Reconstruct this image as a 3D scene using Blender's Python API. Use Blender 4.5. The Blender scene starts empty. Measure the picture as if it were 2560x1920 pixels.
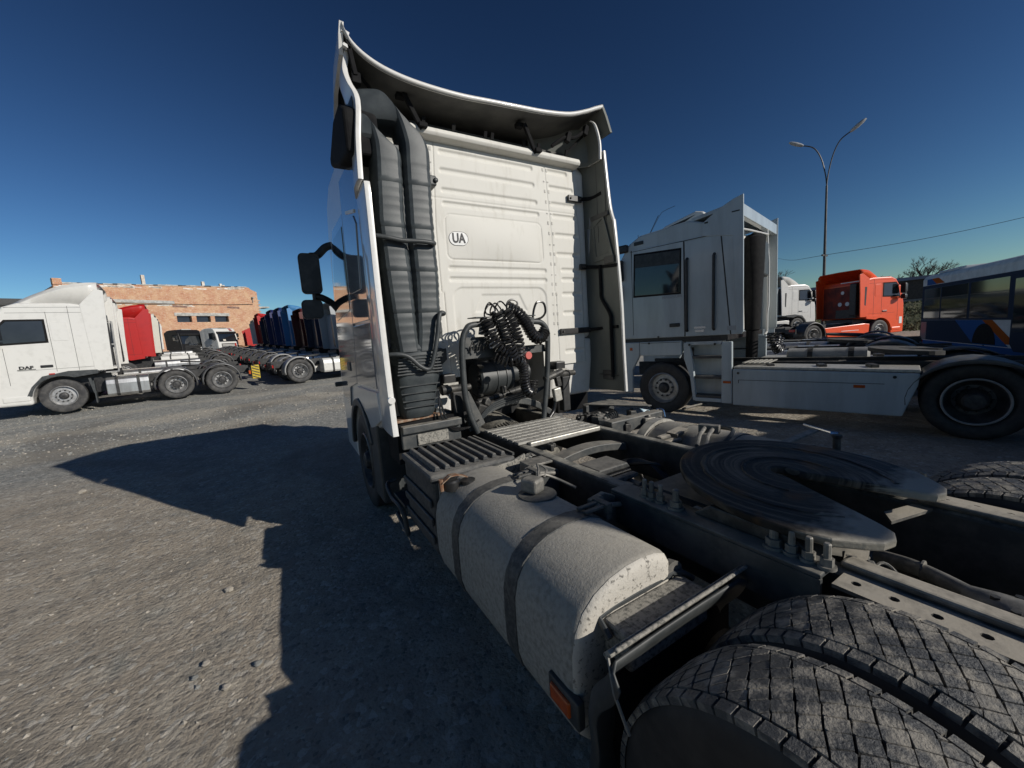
import bpy, bmesh, math, random
from mathutils import Vector, Matrix, noise, Euler
random.seed(7)
SC = bpy.context.scene
COL = SC.collection
R = math.radians
# ---------------------------------------------------------------- camera
cam_d = bpy.data.cameras.new('camera'); cam = bpy.data.objects.new('camera', cam_d); COL.objects.link(cam)
cam_d.sensor_width = 36; cam_d.lens = 13.612; cam_d.clip_start = 0.05; cam_d.clip_end = 3000
CX = Vector((0.85576506, -0.51270048, -0.06931356)); CY = -Vector((-0.12254888, -0.07071731, -0.98993981)); CZ = -Vector((0.50264095, 0.85565021, -0.12334827))
cam.matrix_world = Matrix(((CX.x, CY.x, CZ.x, -1.88), (CX.y, CY.y, CZ.y, 0), (CX.z, CY.z, CZ.z, 1.77), (0, 0, 0, 1)))
SC.camera = cam
SC.render.resolution_x = 1024; SC.render.resolution_y = 768
# ---------------------------------------------------------------- sky, sun, exposure
SUN = Vector((1.1, -1.75, 1.0)).normalized()
W = bpy.data.worlds.new('World'); SC.world = W; W.use_nodes = True
nt = W.node_tree; bg = nt.nodes['Background']
sky = nt.nodes.new('ShaderNodeTexSky'); sky.sky_type = 'NISHITA'; sky.sun_disc = False
sky.sun_elevation = math.asin(SUN.z); sky.sun_rotation = math.atan2(SUN.x, SUN.y)
sky.altitude = 300; sky.air_density = 1.0; sky.dust_density = 0.25; sky.ozone_density = 3.0
# the same contrast curve over the whole sky: deep blue overhead, pale at the horizon, as the camera recorded it
cl = nt.nodes.new('ShaderNodeMix'); cl.data_type = 'RGBA'; cl.blend_type = 'DARKEN'; cl.inputs['Factor'].default_value = 1; cl.inputs['B'].default_value = (6.4, 7.2, 9.0, 1)
gm = nt.nodes.new('ShaderNodeGamma'); gm.inputs[1].default_value = 1.72
sc_ = nt.nodes.new('ShaderNodeMix'); sc_.data_type = 'RGBA'; sc_.blend_type = 'MULTIPLY'; sc_.inputs['Factor'].default_value = 1; sc_.inputs['B'].default_value = (.375, .40, .38, 1)
nt.links.new(sky.outputs[0], cl.inputs['A']); nt.links.new(cl.outputs['Result'], gm.inputs[0]); nt.links.new(gm.outputs[0], sc_.inputs['A'])
nt.links.new(sc_.outputs['Result'], bg.inputs[0]); bg.inputs[1].default_value = 0.05
sl = bpy.data.lights.new('sun', 'SUN'); sl.energy = 4.6; sl.angle = R(0.53); sl.color = (1, 0.945, 0.86)
so = bpy.data.objects.new('sun', sl); COL.objects.link(so); so.rotation_euler = SUN.to_track_quat('Z', 'Y').to_euler()
SC.view_settings.view_transform = 'Standard'; SC.view_settings.look = 'None'; SC.view_settings.exposure = -0.2; SC.view_settings.gamma = 1

# ---------------------------------------------------------------- materials
def lerp(a, b, t): return a + (b - a) * t
def M(name, c, c2=None, sc=6, rough=.5, metal=0, bump=0, bsc=None, coat=0, spec=.5, lo=.42, hi=.62, dust=None, dlo=.15, dhi=.9, r2=None, det=7, streak=1, emit=None, bdist=.01):
    m = bpy.data.materials.new(name); m.use_nodes = True; n = m.node_tree.nodes; l = m.node_tree.links
    b = n['Principled BSDF']; b.inputs['Roughness'].default_value = rough; b.inputs['Metallic'].default_value = metal
    b.inputs['Coat Weight'].default_value = coat; b.inputs['Coat Roughness'].default_value = .06; b.inputs['Specular IOR Level'].default_value = spec
    b.inputs['Base Color'].default_value = (*c, 1)
    tc = n.new('ShaderNodeTexCoord'); src = tc.outputs['Object']
    if streak != 1:
        mp = n.new('ShaderNodeMapping'); mp.inputs['Scale'].default_value = (1, 1, streak); l.new(src, mp.inputs[0]); src = mp.outputs[0]
    col = None
    def nz(scale, d=7, ro=.6):
        t = n.new('ShaderNodeTexNoise'); t.inputs['Scale'].default_value = scale; t.inputs['Detail'].default_value = d; t.inputs['Roughness'].default_value = ro; l.new(src, t.inputs['Vector']); return t.outputs['Fac']
    if c2:
        f = nz(sc, det); mr = n.new('ShaderNodeMapRange'); mr.inputs[1].default_value = lo; mr.inputs[2].default_value = hi; l.new(f, mr.inputs[0])
        mx = n.new('ShaderNodeMix'); mx.data_type = 'RGBA'; mx.inputs['A'].default_value = (*c, 1); mx.inputs['B'].default_value = (*c2, 1); l.new(mr.outputs[0], mx.inputs['Factor']); col = mx.outputs['Result']
        if r2 is not None:
            mm = n.new('ShaderNodeMapRange'); mm.inputs[3].default_value = rough; mm.inputs[4].default_value = r2; l.new(mr.outputs[0], mm.inputs[0]); l.new(mm.outputs[0], b.inputs['Roughness'])
    if dust:
        g = n.new('ShaderNodeNewGeometry'); sx = n.new('ShaderNodeSeparateXYZ'); l.new(g.outputs['True Normal'], sx.inputs[0])
        ad = n.new('ShaderNodeMath'); ad.operation = 'MULTIPLY_ADD'; l.new(nz(9, 8, .7), ad.inputs[0]); ad.inputs[1].default_value = 1.3; 
        sm = n.new('ShaderNodeMath'); sm.operation = 'MULTIPLY_ADD'; l.new(sx.outputs['Z'], sm.inputs[0]); sm.inputs[1].default_value = .5; sm.inputs[2].default_value = -.4; l.new(sm.outputs[0], ad.inputs[2])
        mr = n.new('ShaderNodeMapRange'); mr.inputs[1].default_value = dlo; mr.inputs[2].default_value = dhi; l.new(ad.outputs[0], mr.inputs[0])
        mx = n.new('ShaderNodeMix'); mx.data_type = 'RGBA'
        if col: l.new(col, mx.inputs['A'])
        else: mx.inputs['A'].default_value = (*c, 1)
        mx.inputs['B'].default_value = (*dust, 1); l.new(mr.outputs[0], mx.inputs['Factor']); col = mx.outputs['Result']
        mm = n.new('ShaderNodeMapRange'); mm.inputs[3].default_value = rough; mm.inputs[4].default_value = .9; l.new(mr.outputs[0], mm.inputs[0]); l.new(mm.outputs[0], b.inputs['Roughness'])
    if col: l.new(col, b.inputs['Base Color'])
    if bump:
        bp = n.new('ShaderNodeBump'); bp.inputs['Strength'].default_value = bump; bp.inputs['Distance'].default_value = bdist; l.new(nz(bsc or sc * 4, 6), bp.inputs['Height']); l.new(bp.outputs[0], b.inputs['Normal'])
    if emit:
        b.inputs['Emission Color'].default_value = (*emit[0], 1); b.inputs['Emission Strength'].default_value = emit[1]
    return m
DUST = (.30, .27, .225)
m_white = M('white_paint', (.70, .69, .66), (.58, .56, .52), 14, .28, coat=.7, lo=.5, hi=.85, bump=.04, bsc=120, bdist=.002)
m_wall = M('white_cab_wall', (.65, .635, .585), (.53, .51, .455), 16, .6, lo=.54, hi=.80, bump=.05, bsc=150, bdist=.002, spec=.3, streak=.22)
m_white2 = M('white_paint_far', (.66, .65, .615), (.53, .52, .485), 5, .3, coat=.5, lo=.5, hi=.9)
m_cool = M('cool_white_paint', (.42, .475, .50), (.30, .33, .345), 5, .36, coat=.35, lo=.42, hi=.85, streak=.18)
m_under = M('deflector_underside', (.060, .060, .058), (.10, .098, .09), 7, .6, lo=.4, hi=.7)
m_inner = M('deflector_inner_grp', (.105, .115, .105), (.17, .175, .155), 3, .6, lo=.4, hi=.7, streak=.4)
m_plast = M('black_plastic', (.035, .040, .042), (.075, .08, .08), 9, .5, bump=.15, bsc=90, lo=.45, hi=.75, bdist=.003)
m_duct = M('air_duct_plastic', (.030, .037, .041), (.058, .068, .070), 8, .5, bump=.1, bsc=70, lo=.42, hi=.72, bdist=.003)
m_black = M('black_paint', (.012, .012, .013), (.03, .03, .03), 12, .4)
m_matte = M('matte_black', (.010, .010, .011), (.016, .016, .016), 12, .85, spec=.15)
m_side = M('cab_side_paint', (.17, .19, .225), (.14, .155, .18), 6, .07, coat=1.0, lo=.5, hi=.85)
m_frame = M('frame_paint_dusty', (.030, .033, .034), (.065, .064, .060), 9, .6, dust=(.32, .305, .26), dlo=.50, dhi=.95, bump=.2, bsc=70, bdist=.004)
m_rail = M('chassis_paint', (.045, .05, .052), (.09, .09, .085), 10, .5, dust=(.27, .25, .21), dlo=.42, dhi=.95, bump=.15, bsc=80, bdist=.004)
m_raildust = M('dusty_rail', (.06, .058, .053), (.13, .122, .105), 12, .75, dust=(.38, .345, .285), dlo=.35, dhi=.80, bump=.3, bsc=70, bdist=.004)
m_chas = M('dark_chassis', (.014, .015, .016), (.036, .036, .036), 6, .6, dust=(.16, .15, .13), dlo=.55, dhi=1.1)
m_alu = M('aluminium', (.62, .62, .60), (.45, .44, .42), 5, .32, .85, bump=.05, bsc=60, streak=.2)
m_tank = M('dusty_aluminium_tank', (.35, .335, .30), (.20, .19, .165), 46, .75, .15, bump=.6, bsc=95, lo=.42, hi=.72, det=4, bdist=.004, dust=(.385, .36, .31), dlo=.3, dhi=1.0)
m_tankend = M('tank_end', (.54, .51, .45), (.16, .15, .13), 60, .75, .1, bump=.6, bsc=90, lo=.56, hi=.68, det=5, bdist=.004)
m_strap = M('tank_strap', (.03, .033, .035), (.11, .11, .10), 45, .6, lo=.4, hi=.7, dust=(.22, .205, .18), dlo=.5, dhi=1.15, bump=.4, bsc=90, bdist=.004)
m_batt = M('battery_lid_plastic', (.035, .038, .04), (.08, .08, .078), 30, .6, dust=(.20, .19, .17), dlo=.35, dhi=1.0, bump=.2, bsc=90, bdist=.004)
m_lid = M('battery_front', (.30, .285, .25), (.10, .10, .09), 70, .75, bump=.6, bsc=100, lo=.45, hi=.65, det=3, bdist=.004)
m_step = M('catwalk_aluminium', (.50, .485, .44), (.32, .305, .27), 25, .5, .5, lo=.45, hi=.7)
m_rub = M('tyre_rubber', (.018, .018, .019), (.035, .034, .033), 10, .62, bump=.2, bsc=60, bdist=.003)
m_rub2 = M('tyre_rubber_far', (.032, .032, .033), (.075, .072, .068), 6, .7)
m_tread = M('tyre_tread_muddy', (.070, .071, .071), (.27, .25, .215), 16, .5, bump=.9, bsc=130, lo=.46, hi=.60, r2=.9, bdist=.006, det=9)
m_rim = M('rim_steel', (.42, .42, .42), (.28, .28, .275), 9, .45, .6)
m_rimd = M('rim_dark', (.05, .05, .052), (.10, .10, .10), 9, .5, .3)
m_hub = M('hub_dark', (.03, .03, .032), (.07, .068, .065), 14, .5, .3)
m_rubber = M('hose_rubber', (.012, .012, .013), (.022, .022, .022), 20, .3)
m_steel = M('dusty_steel', (.17, .165, .15), (.28, .265, .235), 20, .6, .4, bump=.3, bsc=60, bdist=.004)
m_iron = M('dark_iron', (.035, .035, .035), (.09, .086, .078), 18, .55, .4, bump=.3, bsc=60, bdist=.004)
m_rust = M('rusty_iron', (.20, .10, .055), (.30, .24, .18), 25, .7, .2, bump=.3, bsc=80, bdist=.004)
m_gear = M('dusty_casting', (.26, .245, .21), (.12, .115, .10), 22, .8, bump=.5, bsc=60, bdist=.006)
m_glass = M('dark_glass', (.012, .015, .018), (.02, .024, .028), 1.5, .06, coat=.6, spec=.6)
m_amber = M('amber_lens', (.50, .085, .010), (.34, .06, .01), 30, .25, coat=.5)
m_red = M('red_lens', (.45, .02, .015), None, rough=.25, coat=.5)
m_ink = M('black_ink', (.012, .012, .013), None, rough=.5)
m_sticker = M('white_sticker', (.80, .80, .78), (.70, .70, .68), 40, .4)
m_chrome = M('bright_metal', (.72, .72, .72), None, rough=.2, metal=1)
m_hazard = M('hazard_yellow', (.55, .40, .03), (.40, .29, .03), 20, .4)
m_conc = M('concrete', (.46, .45, .42), (.30, .29, .265), 3, .85, bump=.3, bsc=12)

# ---------------------------------------------------------------- mesh builder
class MB:
    def __init__(s): s.v = []; s.f = []
    def add(s, vs, fs, X=None):
        o = len(s.v); s.v += [tuple(X @ Vector(p)) for p in vs] if X else [tuple(p) for p in vs]
        s.f += [tuple(i + o for i in f) for f in fs]; return s
    def box(s, x0, x1, y0, y1, z0, z1, X=None):
        return s.add([(x0, y0, z0), (x1, y0, z0), (x1, y1, z0), (x0, y1, z0), (x0, y0, z1), (x1, y0, z1), (x1, y1, z1), (x0, y1, z1)],
                     [(0, 3, 2, 1), (4, 5, 6, 7), (0, 1, 5, 4), (1, 2, 6, 5), (2, 3, 7, 6), (3, 0, 4, 7)], X)
    def obox(s, c, d, rot=(0, 0, 0)):
        X = Matrix.Translation(c) @ Euler([R(a) for a in rot]).to_matrix().to_4x4()
        return s.box(-d[0] / 2, d[0] / 2, -d[1] / 2, d[1] / 2, -d[2] / 2, d[2] / 2, X)
    def prism(s, poly, ax, a, b):
        k = len(poly)
        def p3(p, t): return (t, p[0], p[1]) if ax == 0 else ((p[0], t, p[1]) if ax == 1 else (p[0], p[1], t))
        return s.add([p3(p, a) for p in poly] + [p3(p, b) for p in poly],
                     [tuple(range(k))[::-1], tuple(range(k, 2 * k))] + [(i, (i + 1) % k, k + (i + 1) % k, k + i) for i in range(k)])
    def rings(s, rs, cap=True, close=False):
        k = len(rs[0]); o = len(s.v)
        for r in rs: s.v += [tuple(p) for p in r]
        nr = len(rs)
        for j in range(nr if close else nr - 1):
            a = o + j * k; b = o + ((j + 1) % nr) * k
            s.f += [(a + i, a + (i + 1) % k, b + (i + 1) % k, b + i) for i in range(k)]
        if cap and not close: s.f += [tuple(range(o, o + k))[::-1], tuple(range(o + (nr - 1) * k, o + nr * k))]
        return s
    def grid(s, rows):
        w = len(rows[0]); o = len(s.v)
        for r in rows: s.v += [tuple(p) for p in r]
        for j in range(len(rows) - 1):
            s.f += [(o + j * w + i, o + j * w + i + 1, o + (j + 1) * w + i + 1, o + (j + 1) * w + i) for i in range(w - 1)]
        return s
    def tube(s, pts, r, n=8, cap=True, close=False):
        P = [Vector(p) for p in pts]; rs = []; up = None
        for i, p in enumerate(P):
            if close: t = P[(i + 1) % len(P)] - P[i - 1]
            else: t = P[min(i + 1, len(P) - 1)] - P[max(i - 1, 0)]
            t = t.normalized() if t.length > 1e-9 else Vector((0, 0, 1))
            if up is None: up = t.orthogonal().normalized()
            up = (up - t * up.dot(t)); up = up.normalized() if up.length > 1e-6 else t.orthogonal().normalized()
            w = t.cross(up); rr = r[i] if isinstance(r, (list, tuple)) else r
            rs.append([p + (up * math.cos(a) + w * math.sin(a)) * rr for a in [2 * math.pi * q / n for q in range(n)]])
        return s.rings(rs, cap, close)
    def lathe(s, prof, c=(0, 0, 0), ax=0, n=24, cap=True, X=None):
        rs = []
        for h, r in prof:
            ring = []
            for q in range(n):
                a = 2 * math.pi * q / n; u = r * math.cos(a); w = r * math.sin(a)
                p = Vector((h, u, w) if ax == 0 else ((u, h, w) if ax == 1 else (u, w, h)))
                if X: p = X @ p
                ring.append((p[0] + c[0], p[1] + c[1], p[2] + c[2]))
            rs.append(ring)
        return s.rings(rs, cap)
    def build(s, name, mat, parent=None, bevel=0, smooth=None, solid=0, seg=2, key=None):
        me = bpy.data.meshes.new(name); me.from_pydata(s.v, [], s.f)
        bm = bmesh.new(); bm.from_mesh(me); bmesh.ops.recalc_face_normals(bm, faces=bm.faces); bm.to_mesh(me); bm.free()
        if smooth: me.shade_smooth(); me.set_sharp_from_angle(angle=R(smooth))
        return link(name, me, mat, parent, bevel, solid, seg)
def link(name, me, mat, parent=None, bevel=0, solid=0, seg=2):
    o = bpy.data.objects.new(name, me); COL.objects.link(o)
    if not me.materials: me.materials.append(mat)
    o.material_slots[0].link = 'OBJECT'; o.material_slots[0].material = mat
    if parent: o.parent = parent
    if solid: q = o.modifiers.new('s', 'SOLIDIFY'); q.thickness = solid; q.offset = 0
    if bevel: q = o.modifiers.new('b', 'BEVEL'); q.width = bevel; q.segments = seg; q.limit_method = 'ANGLE'; q.angle_limit = R(38); q.harden_normals = False
    return o
CACHE = {}
def part(name, key, fn, mat, parent, bevel=0, smooth=None, solid=0, seg=2):
    """one mesh per key, shared between alike pieces"""
    if key not in CACHE: CACHE[key] = fn()
    v = CACHE[key]
    if isinstance(v, MB):
        o = v.build(name, mat, parent, bevel, smooth, solid, seg); CACHE[key] = o.data; return o
    return link(name, v, mat, parent, bevel, solid, seg)
def thing(name, label, cat, loc=(0, 0, 0), ang=0, group=None):
    o = bpy.data.objects.new(name, None); COL.objects.link(o); o.location = loc; o.rotation_euler = (0, 0, R(ang)); o.empty_display_size = .3
    o['label'] = label; o['category'] = cat
    if group: o['group'] = group
    return o
def tag(o, label, cat, group=None):
    o['label'] = label; o['category'] = cat
    if group: o['group'] = group
    return o
def struct(o): o['kind'] = 'structure'; return o
def stuff(o): o['kind'] = 'stuff'; return o
def text(name, body, size, mat, parent, loc, rot, sx=1, thick=.002, bold=0, shear=0):
    k = ('txt', body, size, bold, shear)
    if k not in CACHE:
        c = bpy.data.curves.new('t', 'FONT'); c.body = body; c.size = size; c.align_x = 'CENTER'; c.align_y = 'CENTER'; c.extrude = thick; c.offset = bold; c.shear = shear; c.resolution_u = 3
        t = bpy.data.objects.new('t', c); COL.objects.link(t); bpy.context.view_layer.update()
        CACHE[k] = bpy.data.meshes.new_from_object(t.evaluated_get(bpy.context.evaluated_depsgraph_get())); bpy.data.objects.remove(t); CACHE[k].materials.clear()
    o = link(name, CACHE[k], mat, parent); o.location = loc; o.rotation_euler = [R(a) for a in rot]; o.scale = (sx, 1, 1); return o
def arc(cx, cz, r, a0, a1, n): return [(cx + r * math.cos(R(lerp(a0, a1, i / n))), cz + r * math.sin(R(lerp(a0, a1, i / n)))) for i in range(n + 1)]
def rrect(x0, x1, z0, z1, r, n=4):
    return arc(x1 - r, z1 - r, r, 0, 90, n) + arc(x0 + r, z1 - r, r, 90, 180, n) + arc(x0 + r, z0 + r, r, 180, 270, n) + arc(x1 - r, z0 + r, r, 270, 360, n)
def smooth_path(pts, k=6):
    P = [Vector(p) for p in pts]; out = []
    for i in range(len(P) - 1):
        a = P[max(i - 1, 0)]; b = P[i]; c = P[i + 1]; d = P[min(i + 2, len(P) - 1)]
        for j in range(k):
            t = j / k; out.append(.5 * ((2 * b) + (c - a) * t + (2 * a - 5 * b + 4 * c - d) * t * t + (3 * b - a - 3 * c + d) * t ** 3))
    out.append(P[-1]); return out
def coil(mb, pts, Rr, r, turns, n=5, per=9):
    P = smooth_path(pts, 10); L = [0]
    for i in range(1, len(P)): L.append(L[-1] + (P[i] - P[i - 1]).length)
    N = turns * per; out = []; up = None; j = 0
    for i in range(N + 1):
        s_ = L[-1] * i / N
        while j < len(P) - 2 and L[j + 1] < s_: j += 1
        t = (s_ - L[j]) / max(1e-9, L[j + 1] - L[j]); p = P[j].lerp(P[j + 1], t); d = (P[j + 1] - P[j]).normalized()
        if up is None: up = d.orthogonal().normalized()
        up = (up - d * up.dot(d)).normalized(); w = d.cross(up); a = 2 * math.pi * i / per
        out.append(p + (up * math.cos(a) + w * math.sin(a)) * Rr)
    mb.tube(out, r, n); return out
# ground height: level round the lorry, rising gently towards the far yard and the road bank
def sp(u, w): return w * math.log1p(math.exp(max(-30, min(30, u / w))))
def gz(x, y): return .044 * sp(y - 11, 1.2) + .045 * sp(x - 16.5, 1.2)
# ================================================================ the large lorry in the foreground (truck frame = world frame: x right, y forward)
T = thing('tractor_truck', 'large white tractor truck in the foreground seen from behind, UA sticker on cab wall', 'truck', (0, .24, 0))
T['_'] = 0; del T['_']
TO = Matrix.Translation((0, -.24, 0))
def tp(mb, name, mat, parent=None, **k):
    """part of the foreground lorry, given in world coordinates"""
    o = mb.build(name, mat, None, **k); o.parent = parent or T
    if parent is None: o.matrix_parent_inverse = TO
    return o
# ---- tyres and wheels
def tyre_mb(Rt=.492, w=.29, groove=0):
    b = MB(); h = w / 2
    prof = [(-h * .62, .29), (-h * .8, .30), (-h * .97, .36), (-h, .42), (-h * .985, Rt - .035), (-h * .93, Rt - .012), (-h * .86, Rt), (-h * .3, Rt + .004), (0, Rt + .005), (h * .3, Rt + .004), (h * .86, Rt), (h * .93, Rt - .012), (h * .985, Rt - .035), (h, .42), (h * .97, .36), (h * .8, .30), (h * .62, .29)]
    b.lathe(prof, n=56, cap=False); b.f += [(i, (i + 1) % 56, 16 * 56 + (i + 1) % 56, 16 * 56 + i) for i in range(56)]
    return b
def tread_mb(Rt, w, seed):
    """cross-hatched lozenge blocks with cut shoulder blocks"""
    rnd = random.Random(seed); b = MB(); N = 66; du = 2 * math.pi / N; dv = .0605; vl = .106; h = .011
    def block(c, drop=0):
        k = len(c); cu = sum(q[1] for q in c) / k; cv = sum(q[0] for q in c) / k; vs = []; tp_ = rnd.uniform(-.0012, .0008)
        for rr, kk in ((Rt - .006, 1.03), (Rt + h + tp_, .955)):
            for v, u in c:
                v2 = cv + (v - cv) * kk; u2 = cu + (u - cu) * kk; q = rr - .33 * max(0, abs(v2) - .075) ** 1.25; vs.append((v2, q * math.cos(u2), q * math.sin(u2)))
        b.add(vs, [tuple(range(k, 2 * k))] + [(j, (j + 1) % k, k + (j + 1) % k, k + j) for j in range(k)])
    sh = lambda v: v * .55
    for i in range(N):
        for j in range(-4, 5):
            cu = (i + (.5 if j % 2 else 0)) * du; cv = j * dv / 2; g = .90; hu = du * .5 * g; hv = dv * .5 * g
            c = [(cv, cu - hu), (cv + hv, cu - hu * .08), (cv + hv, cu + hu * .08), (cv, cu + hu), (cv - hv, cu + hu * .08), (cv - hv, cu - hu * .08)]
            out = []
            for q in range(len(c)):   # clip at the shoulder groove
                p0, p1 = c[q], c[(q + 1) % len(c)]; lim = vl if cv > 0 else -vl
                in0 = abs(p0[0]) <= vl; in1 = abs(p1[0]) <= vl
                if in0: out.append(p0)
                if in0 != in1: t_ = (lim - p0[0]) / (p1[0] - p0[0]); out.append((lim, p0[1] + t_ * (p1[1] - p0[1])))
            if len(out) > 2: block([(v, u + sh(v) + rnd.uniform(-.005, .005)) for v, u in out])
        for s in (-1, 1):
            for q in range(1):
                u0 = (i + .05) * du; u1 = (i + .92) * du; v0, v1 = s * (vl + .0045), s * .1385
                c = [(v0, u0 + sh(v0)), (v1, u0 + sh(v1) * .9), (v1, u1 + sh(v1) * .9), (v0, u1 + sh(v0))]
                block(c)
    return b
def rim_mb(dish=.06, front=False):
    b = MB()
    if front: prof = [(-.10, .30), (.135, .31), (.145, .295), (.12, .285), (.05, .265), (.055, .19), (.085, .165), (.085, .08), (.12, .07), (.13, .0)]
    else: prof = [(-.10, .30), (.135, .31), (.145, .295), (.12, .285), (.02, .26), (-.06, .20), (-.06, .16), (.02, .135), (.07, .12), (.08, .0)]
    b.lathe([(h, max(r, .001)) for h, r in prof], n=36, cap=False); return b
def nuts_mb(front=False):
    b = MB(); hx = .07 if front else -.05
    for i in range(10):
        a = 2 * math.pi * i / 10; b.lathe([(hx - .02, .022), (hx + .035, .020), (hx + .04, .012)], (0, .168 * math.cos(a), .168 * math.sin(a)), 0, 6)
    return b
def wheel(parent, name, x, y, z, side, front, mt, mr, mh, r=.505, near=False, inv=None, seed=1):
    """tyre (the part) carrying rim and wheel nuts"""
    t = part(name, ('tyre', round(r, 3), near), lambda: tyre_mb(r - .020 if near else r), mt, parent, smooth=32)
    if inv: t.matrix_parent_inverse = inv
    t.location = (x, y, z); t.rotation_euler = (seed * .7, 0, 0) if side > 0 else (seed * .7, 0, math.pi)
    part('rim', ('rim', front), lambda: rim_mb(.06, front), mr, t, smooth=30)
    part('wheel_nuts', ('nuts', front), lambda: nuts_mb(front), mh, t)
    part('hub', ('hub', front), lambda: MB().lathe([(.02, .115), (.10, .11), (.155, .085), (.165, .06), (.165, .001)] if front else [(-.02, .13), (.12, .12), (.17, .095), (.18, .07), (.18, .001)], n=20, cap=False), mh, t, smooth=30)
    return t
for i, x in enumerate((-1.035, -.705, .705, 1.035)):
    t = wheel(T, 'wheel', x, .24, .5, -1 if x < 0 else 1, False, m_rub, m_rimd, m_hub, .505, True, TO, i + 1)
    q = part('tread', ('tread', i % 2), lambda: tread_mb(.490, .29, i), m_tread, t); stuff(q)
for x in (-1.06, 1.06): wheel(T, 'wheel', x, 4.45, .51, -1 if x < 0 else 1, True, m_rub, m_rimd, m_hub, .515, False, TO, 3)
# ---- frame rails
for s in (-1, 1):
    tp(MB().box(s * .36 if s < 0 else .345, s * .44 if s < 0 else .425, -.9, 4.9, .66, .95), 'frame_rail', m_frame, bevel=.02, seg=3)
    # raised inner bead and outer flange with a row of holes behind the fifth wheel
    tp(MB().box(*sorted((s * .345, s * .412)), -.9, .49, .951, .976), 'rail_bead', m_raildust, bevel=.012, seg=3)
    b = MB(); xa, xb = sorted((s * .416, s * .52)); y = .47
    while y > -.9:
        c = ((xa + xb) / 2, y - .0425); hw = (xb - xa) / 2; hl = .0425
        out = [(hw, 0), (hw, hl), (0, hl), (-hw, hl), (-hw, 0), (-hw, -hl), (0, -hl), (hw, -hl)]
        inn = [(.0125 * math.cos(a * math.pi / 4), .0125 * math.sin(a * math.pi / 4)) for a in range(8)]
        b.add([(c[0] + u, c[1] + v, .945) for u, v in out + inn], [(i, (i + 1) % 8, 8 + (i + 1) % 8, 8 + i) for i in range(8)]); y -= .085
    tp(b, 'perforated_flange', m_raildust, solid=.012)
    xa, xb = sorted((s * .43, s * .53))
    tp(MB().box(xa, xb, .495, 1.385, .951, .968), 'mounting_plate', m_rail, bevel=.004)
    tp(MB().box(*sorted((s * .515, s * .53)), .495, 1.385, .80, .9505), 'mounting_angle', m_rail)
    for j, y in enumerate((.655, .60, .55, .50, 1.22, 1.18, 1.13, 1.05)):
        big = 1.35 if j in (0, 7) else 1
        bb = MB().lathe([(.968, .026 * big), (.978, .026 * big)], (s * .472, y, 0), 2, 14).lathe([(.978, .019 * big), (1.003, .019 * big)], (s * .472, y, 0), 2, 6).lathe([(1.003, .011 * big), (1.036 + .012 * big, .0105 * big), (1.04 + .012 * big, .008)], (s * .472, y, 0), 2, 10)
        tp(bb, 'bolt', m_steel, smooth=30)
for y, z, h in ((2.15, .86, .07), (1.35, .78, .16), (-.35, .80, .14), (.62, .70, .2)):
    rows = []
    for i in range(13):
        x = lerp(-.36, .345, i / 12); zz = z + .045 * math.sin(math.pi * i / 12)
        rows.append([(x, y - .06, zz - h / 2), (x, y + .06, zz - h / 2), (x, y + .06, zz + .02), (x, y - .06, zz + .02)])
    tp(MB().rings(rows), 'crossmember', m_rail, bevel=.006)
# ---- axle, springs and stay
tp(MB().lathe([(-.72, .075), (-.5, .085), (-.34, .11), (-.22, .2), (-.05, .245), (.1, .23), (.22, .16), (.34, .11), (.5, .085), (.72, .075)], (0, .24, .5), 0, 20), 'drive_axle', m_iron, smooth=40)
tp(MB().lathe([(.48, .06), (1.3, .055), (1.34, .085), (1.5, .085), (1.55, .055), (3.3, .055)], (0, 0, .60), 1, 14), 'propeller_shaft', m_iron, smooth=40)
for s in (-1, 1): tp(MB().lathe([(.44, .10), (.5, .125), (.58, .12), (.62, .135), (.7, .13), (.75, .09)], (s * .44, -.28, 0), 2, 18), 'air_spring', m_plast, smooth=40)
tp(MB().tube(smooth_path([(.06, .52, .80), (0, .42, .835), (-.06, .34, .855), (-.12, .25, .865)]), .027, 12), 'stay_rod', m_steel, smooth=40)
tp(MB().lathe([(-.003, .034), (.003, .034)], (-.03, .38, .85), 1, 12), 'stay_collar', m_steel)
b = MB(); sect = []
for t_, a, h, z in ((0, .03, .03, .865), (.05, .055, .04, .87), (.11, .075, .05, .873), (.17, .07, .05, .87), (.21, .05, .04, .862), (.225, .02, .02, .86)):
    c = Vector((-.12, .26, 0)) + Vector((-.42, -.9, 0)).normalized() * t_; pr = Vector((.9, -.42, 0)).normalized()
    sect.append([c + pr * a * math.cos(q) + Vector((0, 0, z + h * (math.sin(q) if math.sin(q) > 0 else .9 * math.sin(q)))) for q in [2 * math.pi * i / 14 for i in range(14)]])
head = tp(b.rings(sect), 'stay_head', m_steel, smooth=50)
for i in range(5):
    a = math.radians(72 * i + 20); c = Vector((-.175, .14, .918)); tp(MB().lathe([(0, .011), (.012, .011)], (c.x + .05 * math.cos(a), c.y + .06 * math.sin(a), c.z - .012), 2, 6), 'cap_screw', m_iron)
prof = []
for i in range(8): prof += [(i * .016, .040), (i * .016 + .008, .03)]
X = Matrix.Rotation(R(-62), 4, 'Z')
tp(MB().lathe([(h, r) for h, r in prof], (-.285, .36, .87), 0, 14, X=X), 'bellows', m_steel, smooth=25)
for k in range(4):
    o_ = k * .014; tp(MB().tube(smooth_path([(-.24 - o_, .70, .89), (-.30 - o_, .62, .90 + .01 * k), (-.27 - o_ * 1.5, .50, .915), (-.30 - o_, .40, .90), (-.25 - o_, .28, .88), (-.24, .12, .84)]), .007, 6), 'brake_line', m_rubber, smooth=50)
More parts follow.
